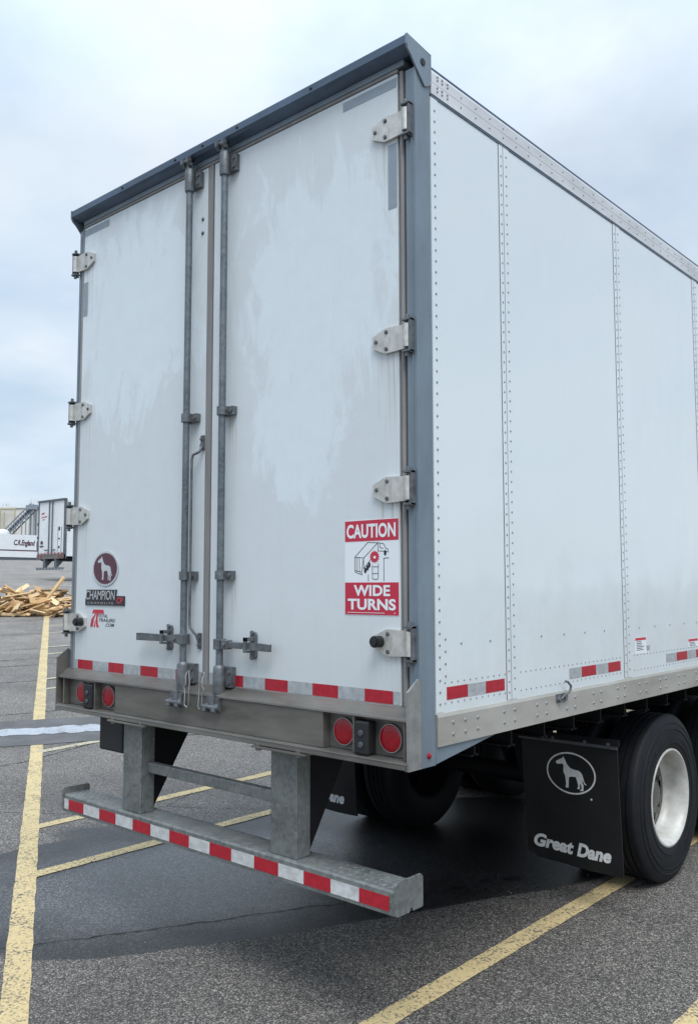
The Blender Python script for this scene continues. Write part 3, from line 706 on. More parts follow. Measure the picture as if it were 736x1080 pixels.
# silver patches in the upper corners
def patch(x0, z0, x1, z1, d): MB().box(x0, -.0026, z0, x1, -.0017, z1).build('silver_patch', M['silver_p'], d)


patch(-.405, 3.946, -.098, 3.989, D_R); patch(-.146, 3.415, -.098, 3.70, D_R); patch(-2.53, 3.950, -2.27, 3.990, D_L); patch(-2.53, 3.45, -2.485, 3.66, D_L)

# conspicuity tape along the door bottoms
for d, segs in ((D_L, [(-2.532, -2.495, 1), (-2.495, -2.339, 0), (-2.339, -2.18, 1), (-2.18, -2.031, 0), (-2.031, -1.874, 1), (-1.874, -1.719, 0), (-1.719, -1.565, 1), (-1.565, -1.41, 0), (-1.41, -1.355, 1)]),
                (D_R, [(-1.297, -1.20, 1), (-1.20, -1.045, 0), (-1.045, -.894, 1), (-.894, -.743, 0), (-.743, -.588, 1), (-.588, -.436, 0), (-.436, -.286, 1), (-.286, -.134, 0), (-.134, -.097, 1)])):
    mb = MB()
    for x0, x1, k in segs: mb.box(x0, -.0026, 1.340, x1 - .0008, -.0017, 1.393, k)
    mb.build('reflective_strip', [M['red'], M['silver_r']], d)
for z in (3.66, 3.735): MB().rivet((-1.392, -.0017, z), (0, -1, 0), .011, n=10).build('door_bolt', M['galv_dark'], D_L)

# lock rods
for x, sg, d in ((-1.452, -1, D_L), (-1.170, 1, D_R)):
    yr = -.045
    rod = MB().cyl((x, yr, 1.30), (x, yr, 3.99), .0175, 20).build('lock_rod', M['galv'], T, smooth=True)
    for z in (2.68, 1.872):                                         # guide brackets
        mb = MB(); mb.lathe([(z - .021, .0185), (z - .021, .0265), (z + .021, .0265), (z + .021, .0185)], 2, (x, yr, 0), 20)
        mb.box(x - .03, -.03, z - .021, x + .062, -.0025, z + .021); mb.box(x + .0245, -.045, z - .021, x + .03, -.0305, z + .021)
        mb.cyl((x + .048, -.0305, z), (x + .048, -.038, z), .010, 8); mb.build('guide_bracket', M['galv_dark'], rod, smooth=True)
    mb = MB()                                                       # upper cam and keeper
    mb.lathe([(3.885, .018), (3.885, .024), (3.892, .026), (4.0, .026), (4.012, .021), (4.045, .020), (4.052, .001)], 2, (x, yr, 0), 20)
    mb.box(x - .01, -.026, 3.905, x + .064, -.003, 3.99); mb.cyl((x + .048, -.0265, 3.925), (x + .048, -.033, 3.925), .008, 8); mb.cyl((x + .048, -.0265, 3.97), (x + .048, -.033, 3.97), .008, 8)
    for a0, a1 in ((x - .036, x - .016), (x + .010, x + .028)): mb.prism([(-.066, 4.018), (-.082, 4.032), (-.084, 4.055), (-.070, 4.066), (-.0635, 4.066), (-.0635, 4.04), (-.05, 4.02)], 0, a0, a1)
    mb.cyl((x - .040, -.070, 4.045), (x + .032, -.070, 4.045), .009, 10)
    mb.build('rod_keeper', M['galv_dark'], rod, smooth=True)
    mb = MB()                                                       # lower cam, keeper and latch wire
    yb = -.060
    mb.lathe([(1.300, .018), (1.300, .029), (1.310, .031), (1.425, .030), (1.435, .026), (1.442, .018)], 2, (x + .004, yb + .012, 0), 20)
    mb.box(x - .01, -.034, 1.337, x + .072, -.003, 1.432)
    for z in (1.358, 1.408): mb.cyl((x + .056, -.0345, z), (x + .056, -.042, z), .010, 8)
    mb.prism([(-.088, 1.262), (-.110, 1.25), (-.112, 1.228), (-.095, 1.220), (-.0715, 1.222), (-.0715, 1.29), (-.088, 1.29)], 0, x - .045, x - .022)
    mb.prism([(-.088, 1.262), (-.110, 1.25), (-.112, 1.228), (-.095, 1.220), (-.0715, 1.222), (-.0715, 1.29), (-.088, 1.29)], 0, x + .020, x + .046)
    mb.cyl((x - .058, -.098, 1.246), (x + .060, -.098, 1.246), .0105, 10); mb.cyl((x, -.085, 1.232), (x, -.085, 1.30), .017, 12)
    mb.build('rod_keeper', M['galv_dark'], rod, smooth=True)
    w = x + (.085 if sg < 0 else -.062)
    MB().tube([(w, -.083, 1.40), (w, -.092, 1.38), (w - sg * .004, -.095, 1.34), (w + sg * .010, -.094, 1.325), (w, -.096, 1.30), (w, -.098, 1.24), (w - sg * .02, -.098, 1.228), (w - sg * .03, -.096, 1.245), (w - sg * .028, -.090, 1.36), (w - sg * .015, -.085, 1.405), (w, -.083, 1.40)], .0035, 8).build('latch_wire', M['chrome'], rod, smooth=True)
    # handle across the door with its hold-down plate
    zh = 1.553 if sg < 0 else 1.540
    x1 = -1.836 if sg < 0 else -.815; xp = -1.608 if sg < 0 else -.965
    mb = MB(); lo, hi = sorted((x + sg * .02, x + sg * .012 + sg * .08)); mb.box(x - .022, -.068, zh - .026, x + .022, -.020, zh + .026)
    lo, hi = sorted((x + sg * .028, x + sg * .075)); mb.box(lo, -.062, zh - .022, hi, -.028, zh + .022)
    lo, hi = sorted((x + sg * .06, xp)); mb.box(lo, -.056, zh - .015, hi, -.041, zh + .015)
    e0 = zh - .001; mb.prism([(xp, zh + .015), (x1, e0 + .018), (x1, e0 - .016), (xp, zh - .015)] if sg < 0 else [(xp, zh + .015), (x1, e0 + .012), (x1, e0 - .016), (xp, zh - .015)], 1, -.058, -.040)
    mb.cyl((x + sg * .052, -.0625, zh), (x + sg * .052, -.069, zh), .010, 10)
    mb.build('handle', M['galv_dark'], rod, bevel=.004)
    mb = MB(); pl = [(xp + .019 * cos(t), zh + (.045 if sin(t) > 0 else -.045) + .019 * sin(t)) for t in [pi * 2 * k / 20 for k in range(20)]]
    mb.prism(pl, 1, -.016, -.003)
    lo = xp - .009; mb.box(lo, -.070, zh - .022, lo + .018, -.058, zh + .040); mb.box(lo, -.070, zh + .022, lo + .018, -.016, zh + .040); mb.box(lo, -.070, zh - .030, lo + .018, -.016, zh - .022)
    for e in (-.055, .060): mb.cyl((xp, -.0165, zh + e), (xp, -.026, zh + e), .011, 8)
    mb.build('handle_catch', M['galv_dark'], rod, bevel=.003)
# bent grab bar between the rods, on the left leaf
gx = -1.398
mb = MB(); mb.tube([(-1.362, -.012, 2.53), (-1.362, -.028, 2.50), (-1.375, -.036, 2.492), (gx, -.042, 2.485), (gx - .006, -.045, 2.46), (gx - .006, -.045, 1.64), (gx - .004, -.043, 1.615), (-1.375, -.036, 1.585), (-1.368, -.03, 1.575), (-1.368, -.014, 1.54)], .0068, 10)
mb.box(-1.376, -.012, 2.51, -1.353, -.0025, 2.585); mb.box(-1.380, -.012, 1.505, -1.357, -.0025, 1.585)
for z in (2.53, 2.565, 1.525, 1.56): mb.cyl((-1.3655 if z > 2 else -1.368, -.012, z), (-1.3655 if z > 2 else -1.368, -.021, z), .0085, 8)
mb.build('grab_bar', M['galv_dark'], T, smooth=True)


# hound outline used on the badge and on the flaps: unit box, facing left
DOG = [(.27, 1.0), (.33, .89), (.38, .78), (.48, .665), (.62, .625), (.74, .62), (.83, .575), (.885, .49), (.905, .40), (.95, .27), (1.0, .215), (.985, .20), (.93, .235), (.885, .33), (.865, .27), (.91, .19), (.905, .10), (.90, .015), (.80, .0), (.795, .03), (.84, .07), (.84, .16), (.785, .24), (.79, .15), (.785, .06), (.72, .045), (.70, .075), (.735, .11), (.73, .2), (.70, .30), (.665, .41), (.52, .40), (.445, .37), (.43, .25), (.42, .12), (.425, .045), (.34, .03), (.31, .06), (.335, .11), (.335, .25), (.315, .40), (.27, .50), (.265, .60), (.275, .70), (.24, .765), (.15, .745), (.06, .735), (.02, .775), (.035, .825), (.12, .87), (.19, .915), (.235, .93)]


def hound(mb, cx, cz, w, h, o, u, v, t, mi=0): return mb.plate([((p[0] - .5) * w + cx, (p[1] - .5) * h + cz) for p in DOG], o, u, v, t, mi)


def ellipse(rx, ry, n=48): return [(rx * cos(2 * pi * k / n), ry * sin(2 * pi * k / n)) for k in range(n)]


# badges and stickers
o = MB().plate(ellipse(.130, .100), (-2.226, -.0025, 1.919), X, Z, .004).build('round_badge', M['badge_silver'], T)
MB().plate(ellipse(.117, .088), (-2.226, -.0067, 1.919), X, Z, .0015).build('badge_field', M['maroon'], o)
mb = MB(); hound(mb, 0, 0, .150, .138, (-2.226, -.0084, 1.919), X, Z, .0015); mb.build('dog_figure', M['badge_silver'], o)
o = MB().box(-2.425, -.007, 1.710, -2.030, -.0025, 1.736).box(-2.120, -.007, 1.7362, -2.030, -.0025, 1.764).prism([(-2.425, 1.7362), (-2.1205, 1.7362), (-2.108, 1.799), (-2.412, 1.799)], 1, -.007, -.0025).build('name_plate', M['ink'], T)
mb = MB(); mb.text('CHAMPION', (-2.418, -.0072, 1.742), X, Z, .298, .052, .004, .12, t=.0012, spacing=.95)
mb.text('COMPOSITE', (-2.40, -.0074, 1.717), X, Z, .26, .011, 0, 0, t=.0006, spacing=1.7); mb.build('lettering', M['badge_silver'], o)
MB().text('CP', (-2.103, -.0074, 1.722), X, Z, .06, .034, .03, .1, t=.0006).build('lettering', M['decal_red'], o)
mb = MB(); P0 = (-2.375, -.002, 1.585)
mb.plate([(.018, .078), (.142, .078), (.132, .100), (.03, .100)][::1], P0, X, Z, .0006, 0)
mb.plate([(.052, .078), (.060, .078), (.038, .045), (.026, .0), (.0, .0), (.012, .045)], P0, X, Z, .0006, 0)
mb.plate([(.064, .078), (.084, .078), (.074, .05), (.078, .02), (.092, .0), (.066, .0), (.058, .025), (.058, .05)], P0, X, Z, .0006, 0)
mb.plate([(.050, .04), (.054, .04), (.052, .0), (.036, .0)], P0, X, Z, .0006, 0)
for body, xo, zo, w in (('TOTAL', .082, .056, .095), ('TRAILERS', .088, .032, .165), ('.COM', .15, .006, .095)): mb.text(body, (P0[0] + xo, P0[1], P0[2] + zo), X, Z, w, .0185, .012, .25, t=.0006, mi=1)
mb.build('dealer_sticker', [M['decal_red'], M['ink']], T)

# caution sign
sx, sz, sw, sh = -.396, 1.697, .297, .401
o = MB().box(sx, -.0028, sz, sx + sw, -.0017, sz + sh).build('caution_sign', M['sign_white'], T)
MB().box(sx + .002, -.0036, sz + sh - .090, sx + sw - .002, -.0029, sz + sh - .002).build('red_band', M['sign_red'], o)
MB().box(sx + .002, -.0036, sz + .002, sx + sw - .002, -.0029, sz + .137).build('red_band', M['sign_red'], o)
mb = MB(); c0 = Vector((sx, -.0037, sz))
mb.text('CAUTION', c0 + Vector((.012, 0, sh - .077)), X, Z, sw - .028, .060, .032, spacing=1.02)
mb.build('lettering', M['sign_white'], o); mb = MB()
mb.text('WIDE', c0 + Vector((.052, 0, .080)), X, Z, .198, .046, .034, spacing=1.02); mb.text('TURNS', c0 + Vector((.018, 0, .022)), X, Z, .262, .047, .034, spacing=1.02)
mb.box(sx + .015, -.0044, sz + .0095, sx + .22, -.0037, sz + .0115); mb.box(sx + .27, -.0044, sz + .010, sx + .278, -.0037, sz + .0125)
mb.build('lettering', M['sign_white'], o)
mb = MB(); PO = c0 + Vector((0, .0008, .140)); A = (PO, X, Z)
lw = .0026
for pts in ([(.058, .105), (.058, .048), (.095, .040), (.107, .100), (.058, .105)], [(.068, .102), (.070, .046)], [(.082, .101), (.084, .043)], [(.058, .105), (.130, .165), (.185, .162), (.107, .100)], [(.107, .100), (.107, .055), (.172, .118)], [(.185, .162), (.186, .128)],
            [(.186, .162), (.215, .158), (.228, .138), (.238, .135), (.240, .122)], [(.186, .128), (.222, .126), (.240, .122)], [(.196, .157), (.196, .142), (.214, .138)], [(.058, .048), (.062, .040), (.098, .030), (.095, .040)],
            [(.155, .070), (.155, .015), (.162, .010), (.182, .010), (.186, .015), (.188, .075)], [(.155, .062), (.187, .062)], [(.157, .034), (.186, .034)], [(.217, .002), (.217, .097), (.243, .098)], [(.133, .002), (.133, .03)]):
    mb.stroke(pts, lw, *A, t=.0006)
for cx, cz in ((.224, .119), (.128, .058), (.138, .07), (.116, .047)): mb.plate([(cx + .007 * cos(k * pi / 6), cz + .012 * sin(k * pi / 6)) for k in range(12)], *A, t=.0006)
st = []
for k in range(28):
    r = .028 if k % 2 == 0 else .020; st.append((.167 + r * cos(k * pi / 14), .104 + r * sin(k * pi / 14)))
mb.plate(st, *A, t=.0009, mi=1); mb.plate(ellipse(.007, .006, 14), PO + Vector((.168, -.001, .102)), X, Z, .0004, 2)
mb.build('pictogram', [M['ink'], M['sign_red'], M['sign_white']], o)

# side tape and stickers
for segs in ([(.181, .334, 0), (.334, .473, 1), (.473, .628, 0)], [(1.237, 1.369, 1), (1.369, 1.53, 0), (1.53, 1.676, 1), (1.676, 1.83, 0)], [(2.469, 2.634, 1), (2.634, 2.807, 0), (2.807, 2.96, 1), (2.96, 3.09, 0)], [(4.93, 5.08, 1), (5.08, 5.24, 0), (5.24, 5.40, 1), (5.40, 5.55, 0)]):
    mb = MB()
    for y0, y1, k in segs: mb.box(.0003, y0, 1.352, .0012, y1 - .0008, 1.404, k)
    mb.build('reflective_strip', [M['red'], M['silver_r']], T)
for y0, y1, z0, z1 in ((2.025, 2.180, 1.428, 1.522), (2.83, 3.0, 1.425, 1.478)):
    o = MB().box(.0003, y0, z0, .001, y1, z1).build('notice_sticker', M['sign_white'], T)
    mb = MB(); mb.box(.0011, y0 + .004, z1 - .018, .0016, y1 - .004, z1 - .003, 0)
    for k in range(6):
        zq = z1 - .027 - k * .0095
        if zq > z0 + .006: mb.box(.0011, y0 + .02, zq, .0016, y1 - .02 - random.uniform(0, .05), zq + .0035, 1)
    mb.build('lettering', [M['decal_red'], M['ink']], o)
MB().box(.0003, 2.186, 1.442, .001, 2.232, 1.470).build('notice_sticker', M['silver_r'], T)
mb = MB(); mb.tube([(.010, 1.10, 1.262), (.022, 1.115, 1.270), (.020, 1.15, 1.283), (.03, 1.185, 1.302), (.034, 1.188, 1.325), (.028, 1.165, 1.347), (.02, 1.155, 1.35)], .006, 10); mb.cyl((.008, 1.10, 1.266), (.026, 1.10, 1.266), .013, 10); mb.cyl((.008, 1.155, 1.276), (.026, 1.155, 1.276), .013, 10); mb.box(.0085, 1.08, 1.250, .012, 1.175, 1.292)
mb.build('rope_hook', M['galv_dark'], T, smooth=True)

# underride guard
G = MB()
G.prism([(-.060, .536), (-.060, .624), (-.053, .632), (.094, .632), (.100, .624), (.100, .536)], 0, -2.508, -.082)
for x0, n in ((-2.46, 7), (-.44, 8)):
    for i in range(n):
        for dy in (-.022, .02, .062): G.cyl((x0 + .045 * i, dy, .6315), (x0 + .045 * i, dy, .6345), .010, 10, r2=.008)
G = G.build('underride_guard', M['guard'], T, bevel=.0012)
for x0, x1 in ((-2.518, -2.5085), (-.0815, -.072)):
    P = [(-.070, .545), (-.070, .655), (-.060, .666), (.094, .666), (.104, .656), (.104, .545), (.102, .538), (.040, .538), (.036, .549), (.027, .554), (.018, .549), (.014, .538), (-.062, .538)]
    MB().prism(P, 0, x0, x1).build('end_plate', M['guard'], G, bevel=.0015)
mb = MB(); x = -2.505
mb.box(x, -.0618, .551, x + .045, -.0605, .607, 1); x += .046; k = 0
while x < -.12:
    w = .1565; e = min(x + w, -.088); mb.box(x, -.0618, .551, e - .001, -.0605, .607, k); x += w; k ^= 1
mb.build('reflective_strip', [M['red'], M['white_r']], G)
for x0, x1 in ((-1.962, -1.797), (-.812, -.645)):
    mb = MB()
    mb.box(x0, -.040, .6325, x1, -.030, 1.094); mb.box(x1 - .010, -.0295, .6325, x1, .045, 1.094); mb.box(x0, -.0295, .6325, x0 + .010, .045, 1.094)
    mb.build('guard_post', M['guard'], G, bevel=.004)
    for xx in (x1 - .012, x0 + .002): MB().prism([(.0455, .66), (.0455, 1.094), (.30, 1.094), (.27, 1.02)], 0, xx, xx + .010).build('brace_plate', M['under'], G)
    mb = MB(); mb.box(x0 - .07, -.10, 1.0945, x1 + .10, .12, 1.103)
    for xx in (x0 - .04, x1 + .05):
        mb.cyl((xx, -.078, 1.1035), (xx, -.078, 1.116), .016, 6); mb.cyl((xx, -.078, 1.082), (xx, -.078, 1.094), .015, 6)
    mb.build('mounting_flange', M['sill'], G, bevel=.001)
MB().box(-1.7965, .000, .840, -.8125, .040, .892).build('cross_bar', M['guard'], G, bevel=.004)
MB().box(-2.215, -.03, .915, -1.99, .0, 1.104).build('rubber_block', M['black'], T, bevel=.012)

# mud flaps
for x0, x1, wx in ((-.650, -.046, 0), (-2.605, -1.99, 0)):
    Yf = 1.86; zt, zb = .955, .215
    def fy(u_, v_): return Yf + .020 * sin(u_ * 5 + 1) * v_ + .045 * v_ * v_ - .012 * max(0., abs(u_ - .5) * 2 - .6) * v_
    def drape(mb_, gap):
        for q_ in mb_.v: q_.y += fy((q_.x - x0) / (x1 - x0), (zt - q_.z) / (zt - zb)) - Yf - gap
    mb = MB(); nx, nz = 24, 24; vs = []
    for side in (0, 1):
        for j in range(nz + 1):
            for i in range(nx + 1):
                u_, v_ = i / nx, j / nz
                yy = fy(u_, v_) + side * .009
                vs.append((x0 + (x1 - x0) * u_ + .006 * v_ * sin(v_ * 3), yy, zt + (zb - zt) * v_ + (.03 * max(0, .12 - u_) / .12 * v_ if v_ > .9 else 0)))
    K = (nx + 1) * (nz + 1); fs = []
    for j in range(nz):
        for i in range(nx):
            q0 = j * (nx + 1) + i; fs += [(q0, q0 + 1, q0 + nx + 2, q0 + nx + 1), (K + q0, K + q0 + nx + 1, K + q0 + nx + 2, K + q0 + 1)]
    rim_ = [i for i in range(nx + 1)] + [j * (nx + 1) + nx for j in range(1, nz + 1)] + [nz * (nx + 1) + i for i in range(nx - 1, -1, -1)] + [j * (nx + 1) for j in range(nz - 1, 0, -1)]
    fs += [(rim_[k], rim_[(k + 1) % len(rim_)], K + rim_[(k + 1) % len(rim_)], K + rim_[k]) for k in range(len(rim_))]
    mb.add(vs, fs); FL = mb.build('mud_flap', M['flap'], T, smooth=True)
    mb = MB(); mb.box(x0 - .01, Yf - .016, .912, x1 + .004, Yf - .004, .962)
    for xx in (.05, .22, .42, .56): mb.cyl((x0 + xx, Yf - .016, .937), (x0 + xx, Yf - .024, .937), .011, 8)
    mb.build('hanger_strip', M['strip_metal'], FL, bevel=.001)
    cx, cz, yo = x0 + .318, .745, Yf
    mb = MB(); ou, inn = ellipse(.156, .118), ellipse(.147, .109)
    ov = [Vector((cx + p[0], yo, cz + p[1])) for p in ou] + [Vector((cx + p[0], yo, cz + p[1])) for p in inn]
    mb.add(ov, [(k, (k + 1) % 48, 48 + (k + 1) % 48, 48 + k) for k in range(48)]); hound(mb, 0, 0, .195, .182, (cx, yo, cz), X, Z, .0004)
    mb.plate(ellipse(.006, .006, 10), (cx + .125, yo, cz - .128), X, Z, .0004); drape(mb, .0015); mb.build('dog_emblem', M['decal_grey'], FL)
    # the flap bellies a little towards its foot: the lettering stands 2 mm in front of it there
    mb = MB(); zl = .278; yl = Yf
    mb.text('Great', (x0 + .046, yl, zl + .002), X, Z, (.270 if x0 > -1 else .235), .080, .046, .30, t=.0005, spacing=1.02); mb.text('Dane', (x0 + (.333 if x0 > -1 else .30), yl, zl + .002), X, Z, .212, .080, .046, .30, t=.0005, spacing=1.02)
    drape(mb, .0015); mb.build('lettering', M['decal_grey'], FL)

# running gear
def tyre_profile(xo, w, R):     # along (outer face first), radius
    g = .009; p = [(xo - .012, .292), (xo - .004, .305), (xo, .345), (xo + .001, .40), (xo - .003, .445), (xo - .012, .474), (xo - .020, .492), (xo - .028, R - .004), (xo - .034, R)]
    n = 5; tw = w - .07
    for k in range(1, n):
        c = xo - .035 - tw * k / n; p += [(c + .006, R), (c + .004, R - g), (c - .004, R - g), (c - .006, R)]
    p += [(xo - w + .034, R), (xo - w + .020, .492), (xo - w + .003, .445), (xo - w, .39), (xo - w + .004, .305), (xo - w + .012, .292), (xo - .012, .292)]
    return p


def wheel(cx, cy, sg):
    """outer face at cx, sg +1 looks to +X"""
    R = .508; f = lambda P: [((a if sg > 0 else -a), r) for a, r in P]; cz = .504
    root = MB().lathe(f([(-.205, .085), (-.125, .085), (-.105, .078), (-.098, .06), (-.096, .001)]), 0, (cx, cy, cz), 24)
    for k in range(10):
        t = 2 * pi * k / 10; root.cyl((cx - sg * .150, cy + .143 * cos(t), cz + .143 * sin(t)), (cx - sg * .118, cy + .143 * cos(t), cz + .143 * sin(t)), .017, 6)
    root.lathe(f([(-.150, .120), (-.138, .118), (-.132, .100), (-.130, .06)]), 0, (cx, cy, cz), 24)
    root = root.build('wheel', M['hub'], T, smooth=True)
    ty = MB().lathe(f(tyre_profile(0, .275, R)), 0, (cx, cy, cz), 96)
    for rr in (.336, .418, .452): ty.lathe(f([(.0015 if rr < .44 else -.004, rr - .003), (.004 if rr < .44 else -.0015, rr), (.0015 if rr < .44 else -.005, rr + .003)]), 0, (cx, cy, cz), 96)
    for a0, k in ((.5, 9), (2.2, 7), (3.7, 9), (5.3, 6)):                # raised sidewall marks
        for i in range(k):
            t = a0 + .062 * i; rr = .375; hh_ = .017; ww = random.choice((.012, .016, .019)); rd = Vector((0, cos(t), sin(t))); tg = Vector((0, -sin(t), cos(t))); o_ = Vector((cx + sg * .0005, cy, cz)) + rd * rr
            pts = [o_ + rd * b_ + tg * a_ for a_, b_ in ((-ww / 2, -hh_ / 2), (ww / 2, -hh_ / 2), (ww / 2, hh_ / 2), (-ww / 2, hh_ / 2))]; ty.add(pts + [p_ + Vector((sg * .002, 0, 0)) for p_ in pts], [(4, 5, 6, 7), (0, 1, 5, 4), (1, 2, 6, 5), (2, 3, 7, 6), (3, 0, 4, 7)])
    ty.build('tyre', M['tyre'], root, smooth=True)
    rm = MB(); rm.lathe(f([(-.014, .298), (-.004, .296), (-.002, .286), (-.012, .276), (-.026, .266), (-.060, .258), (-.105, .254), (-.120, .250), (-.138, .242), (-.148, .228)]), 0, (cx, cy, cz), 72)
    # disc with hand holes
    n = 72; hv = []
    for k in range(n):
        t = 2 * pi * k / n
        for r, a in ((.228, -.148), (.205, -.152), (.168, -.150), (.150, -.143), (.06, -.140)): hv.append((cx + sg * a, cy + r * cos(t), cz + r * sin(t)))
    fs = []
    for k in range(n):
        for j in range(4):
            if j == 1 and (k % 14) in (0, 1, 2, 3): continue
            a0 = k * 5 + j; b0 = ((k + 1) % n) * 5 + j; fs.append((a0, b0, b0 + 1, a0 + 1))
    rm.add(hv, fs, 1); rm.lathe(f([(-.27, .262), (-.150, .228)]), 0, (cx, cy, cz), 48, 2); rm.build('rim', [M['rim'], M['hub'], M['under']], root, smooth=True)
    ti = MB().lathe(f(tyre_profile(-.335, .275, R)), 0, (cx, cy, cz), 64); ti.build('tyre', M['tyre'], root, smooth=True)
    ri = MB().lathe(f([(-.340, .297), (-.345, .28), (-.40, .262), (-.52, .262), (-.60, .28), (-.606, .297)]), 0, (cx, cy, cz), 48); ri.build('rim', M['under'], root, smooth=True)  # inner rim coloured near black to carry the shade under the trailer
    return root


AX = (2.675, 3.98)
for cy in AX: wheel(-.075, cy, 1); wheel(-WID + .062, cy, -1)
for cy in AX: MB().cyl((-WID + .3, cy, .508), (-.3, cy, .508), .065, 20).build('axle', M['under'], T, smooth=True)
mb = MB()
for x in (-1.83, -.86): mb.box(x, 1.2, .93, x + .10, 6.2, 1.079)
for y in (1.3, 2.1, 3.25, 4.4, 5.6): mb.box(-1.729, y, .95, -.861, y + .09, 1.06)
for x in (-1.79, -.82):
    for cy in AX: mb.prism([(cy - .62, .93), (cy - .5, .6), (cy - .42, .6), (cy - .05, .45), (cy + .28, .45), (cy + .30, .56), (cy - .3, .76), (cy - .36, .93)], 0, x - .03, x + .03); mb.cyl((x, cy + .2, .56), (x, cy + .2, .929), .13, 20)
mb.box(-.84, 1.84, .93, -.03, 1.855, .965); mb.box(-2.55, 1.84, .93, -1.75, 1.855, .965)
mb.cyl((-2.2, 5.0, .85), (-.4, 5.0, .85), .15, 24)
mb.build('suspension', M['under'], T)
for x in (-1.9, -.75): MB().box(x, 11.2, .05, x + .12, 11.32, 1.08).box(x - .1, 11.1, H(x, 11.2) - .02, x + .22, 11.42, H(x, 11.2) + .06).build('landing_leg', M['under'], T)

# ------------------------------------------------------------------ parked trailer behind
fx, fy = -37.45, 20.25; fz = H(fx - 1.3, fy) + .02
F = empty('semi_trailer', (fx - 1.295, fy, fz), 'distant white semi trailer seen from its rear, beyond the heap of boards', 'semi trailer')
def fbox(x0, y0, z0, x1, y1, z1, mb=None, mi=0): return (mb or MB()).box(fx + x0, fy + y0, fz + z0, fx + x1, fy + y1, fz + z1, mi)


fbox(-2.55, .06, 1.2, -.04, 13.5, 4.04).build('cargo_box', M['far_white'], F)
for x0, x1 in ((-2.6, -2.53), (-.075, 0)): fbox(x0, -.03, 1.08, x1, .11, 4.05).build('corner_post', M['far_dark'], F)
fbox(-2.6, -.07, 4.03, 0, .1, 4.12).build('header', M['far_dark'], F)
fbox(-2.6, -.07, 1.08, 0, .05, 1.30).build('rear_sill', M['sill'], F)
for x0, x1 in ((-2.525, -1.325), (-1.295, -.08)): fbox(x0, 0, 1.32, x1, .055, 4.02).build('door', M['far_white'], F)
for x in (-1.47, -1.16):
    r = MB().cyl((fx + x, fy - .05, fz + 1.2), (fx + x, fy - .05, fz + 4.05), .032, 10).build('lock_rod', M['far_dark'], F)
    s_ = -1 if x < -1.3 else 1; lo, hi = sorted((x + s_ * .04, x + s_ * .38)); fbox(lo, -.08, 1.5, hi, -.055, 1.56).build('handle', M['far_dark'], r)
for z in (3.75, 2.9, 2.2, 1.6):
    for x0 in (-2.66, -.02): fbox(x0, -.05, z - .07, x0 + .08, -.031, z + .07).build('hinge', M['far_dark'], F)
mb = MB(); fw = lambda x, z: (fx + x, fy - .006, fz + z)
mb.plate([(0, 0), (.28, .05), (.3, .12), (.05, .09)], fw(-2.32, 3.38), X, Z, .004); mb.plate([(0, 0), (.6, .03), (.6, .08), (.1, .05)], fw(-2.36, 3.22), X, Z, .004); mb.plate([(0, 0), (.16, .0), (.2, .05), (.03, .05)], fw(-2.2, 3.10), X, Z, .004)
mb.build('red_emblem', M['decal_red'], F)
mb = MB(); mb.plate(ellipse(.13, .10, 20), fw(-2.23, 1.93), X, Z, .004); fbox(-2.42, -.012, 1.70, -2.05, -.002, 1.78, mb); mb.build('badge', M['maroon'], F)
mb = fbox(-.64, -.012, 1.42, -.33, -.002, 2.70); mb.build('placard', M['sign_white'], F); mb = MB()
for z0, z1 in ((2.5, 2.7), (2.05, 2.13), (1.6, 1.72)): fbox(-.58, -.02, z0, -.44, -.013, z1, mb)
for x in (-.645, -.325): fbox(x, -.02, 1.42, x + .02, -.013, 2.7, mb)
mb.build('placard_marks', M['ink'], F)
mb = MB(); x = -2.5; k = 0
while x < -.1: fbox(x, -.078, 1.31, x + .16, -.0705, 1.38, mb, k); x += .165; k ^= 1
mb.build('reflective_strip', [M['red'], M['silver_r']], F)
for x in (-2.4, -2.15, -.42, -.17): MB().cyl((fx + x, fy - .071, fz + 1.18), (fx + x, fy - .08, fz + 1.18), .06, 14).build('tail_light', M['lamp'], F)
g = fbox(-2.55, -.1, .53, -.03, .0, .64).build('underride_guard', M['far_dark'], F)
for x in (-1.95, -.85): fbox(x, -.06, .64, x + .18, .08, 1.08).prism([(fy + .08, fz + .68), (fy + .08, fz + 1.08), (fy + .45, fz + 1.08)], 0, fx + x + .16, fx + x + .18).build('guard_post', M['far_dark'], g)
mb = MB(); x = -2.5; k = 0
while x < -.1: fbox(x, -.108, .55, x + .15, -.1005, .62, mb, k); x += .155; k ^= 1
mb.build('reflective_strip', [M['far_dark'], M['silver_p']], g)
for y in (4.2, 5.5):
    for x in (-2.4, -.42): MB().lathe([(-.17, .28), (-.17, .45), (-.14, .5), (.14, .5), (.17, .45), (.17, .28), (.05, .1), (.05, .01)], 0, (fx + x + .2 * (1 if x < -1 else 0), fy + y, fz + .5 + .025 * y), 28).build('wheel', M['tyre'], F, smooth=True)
fbox(-2.45, .1, 1.0, -.15, 13.4, 1.2).build('floor_beams', M['under'], F)

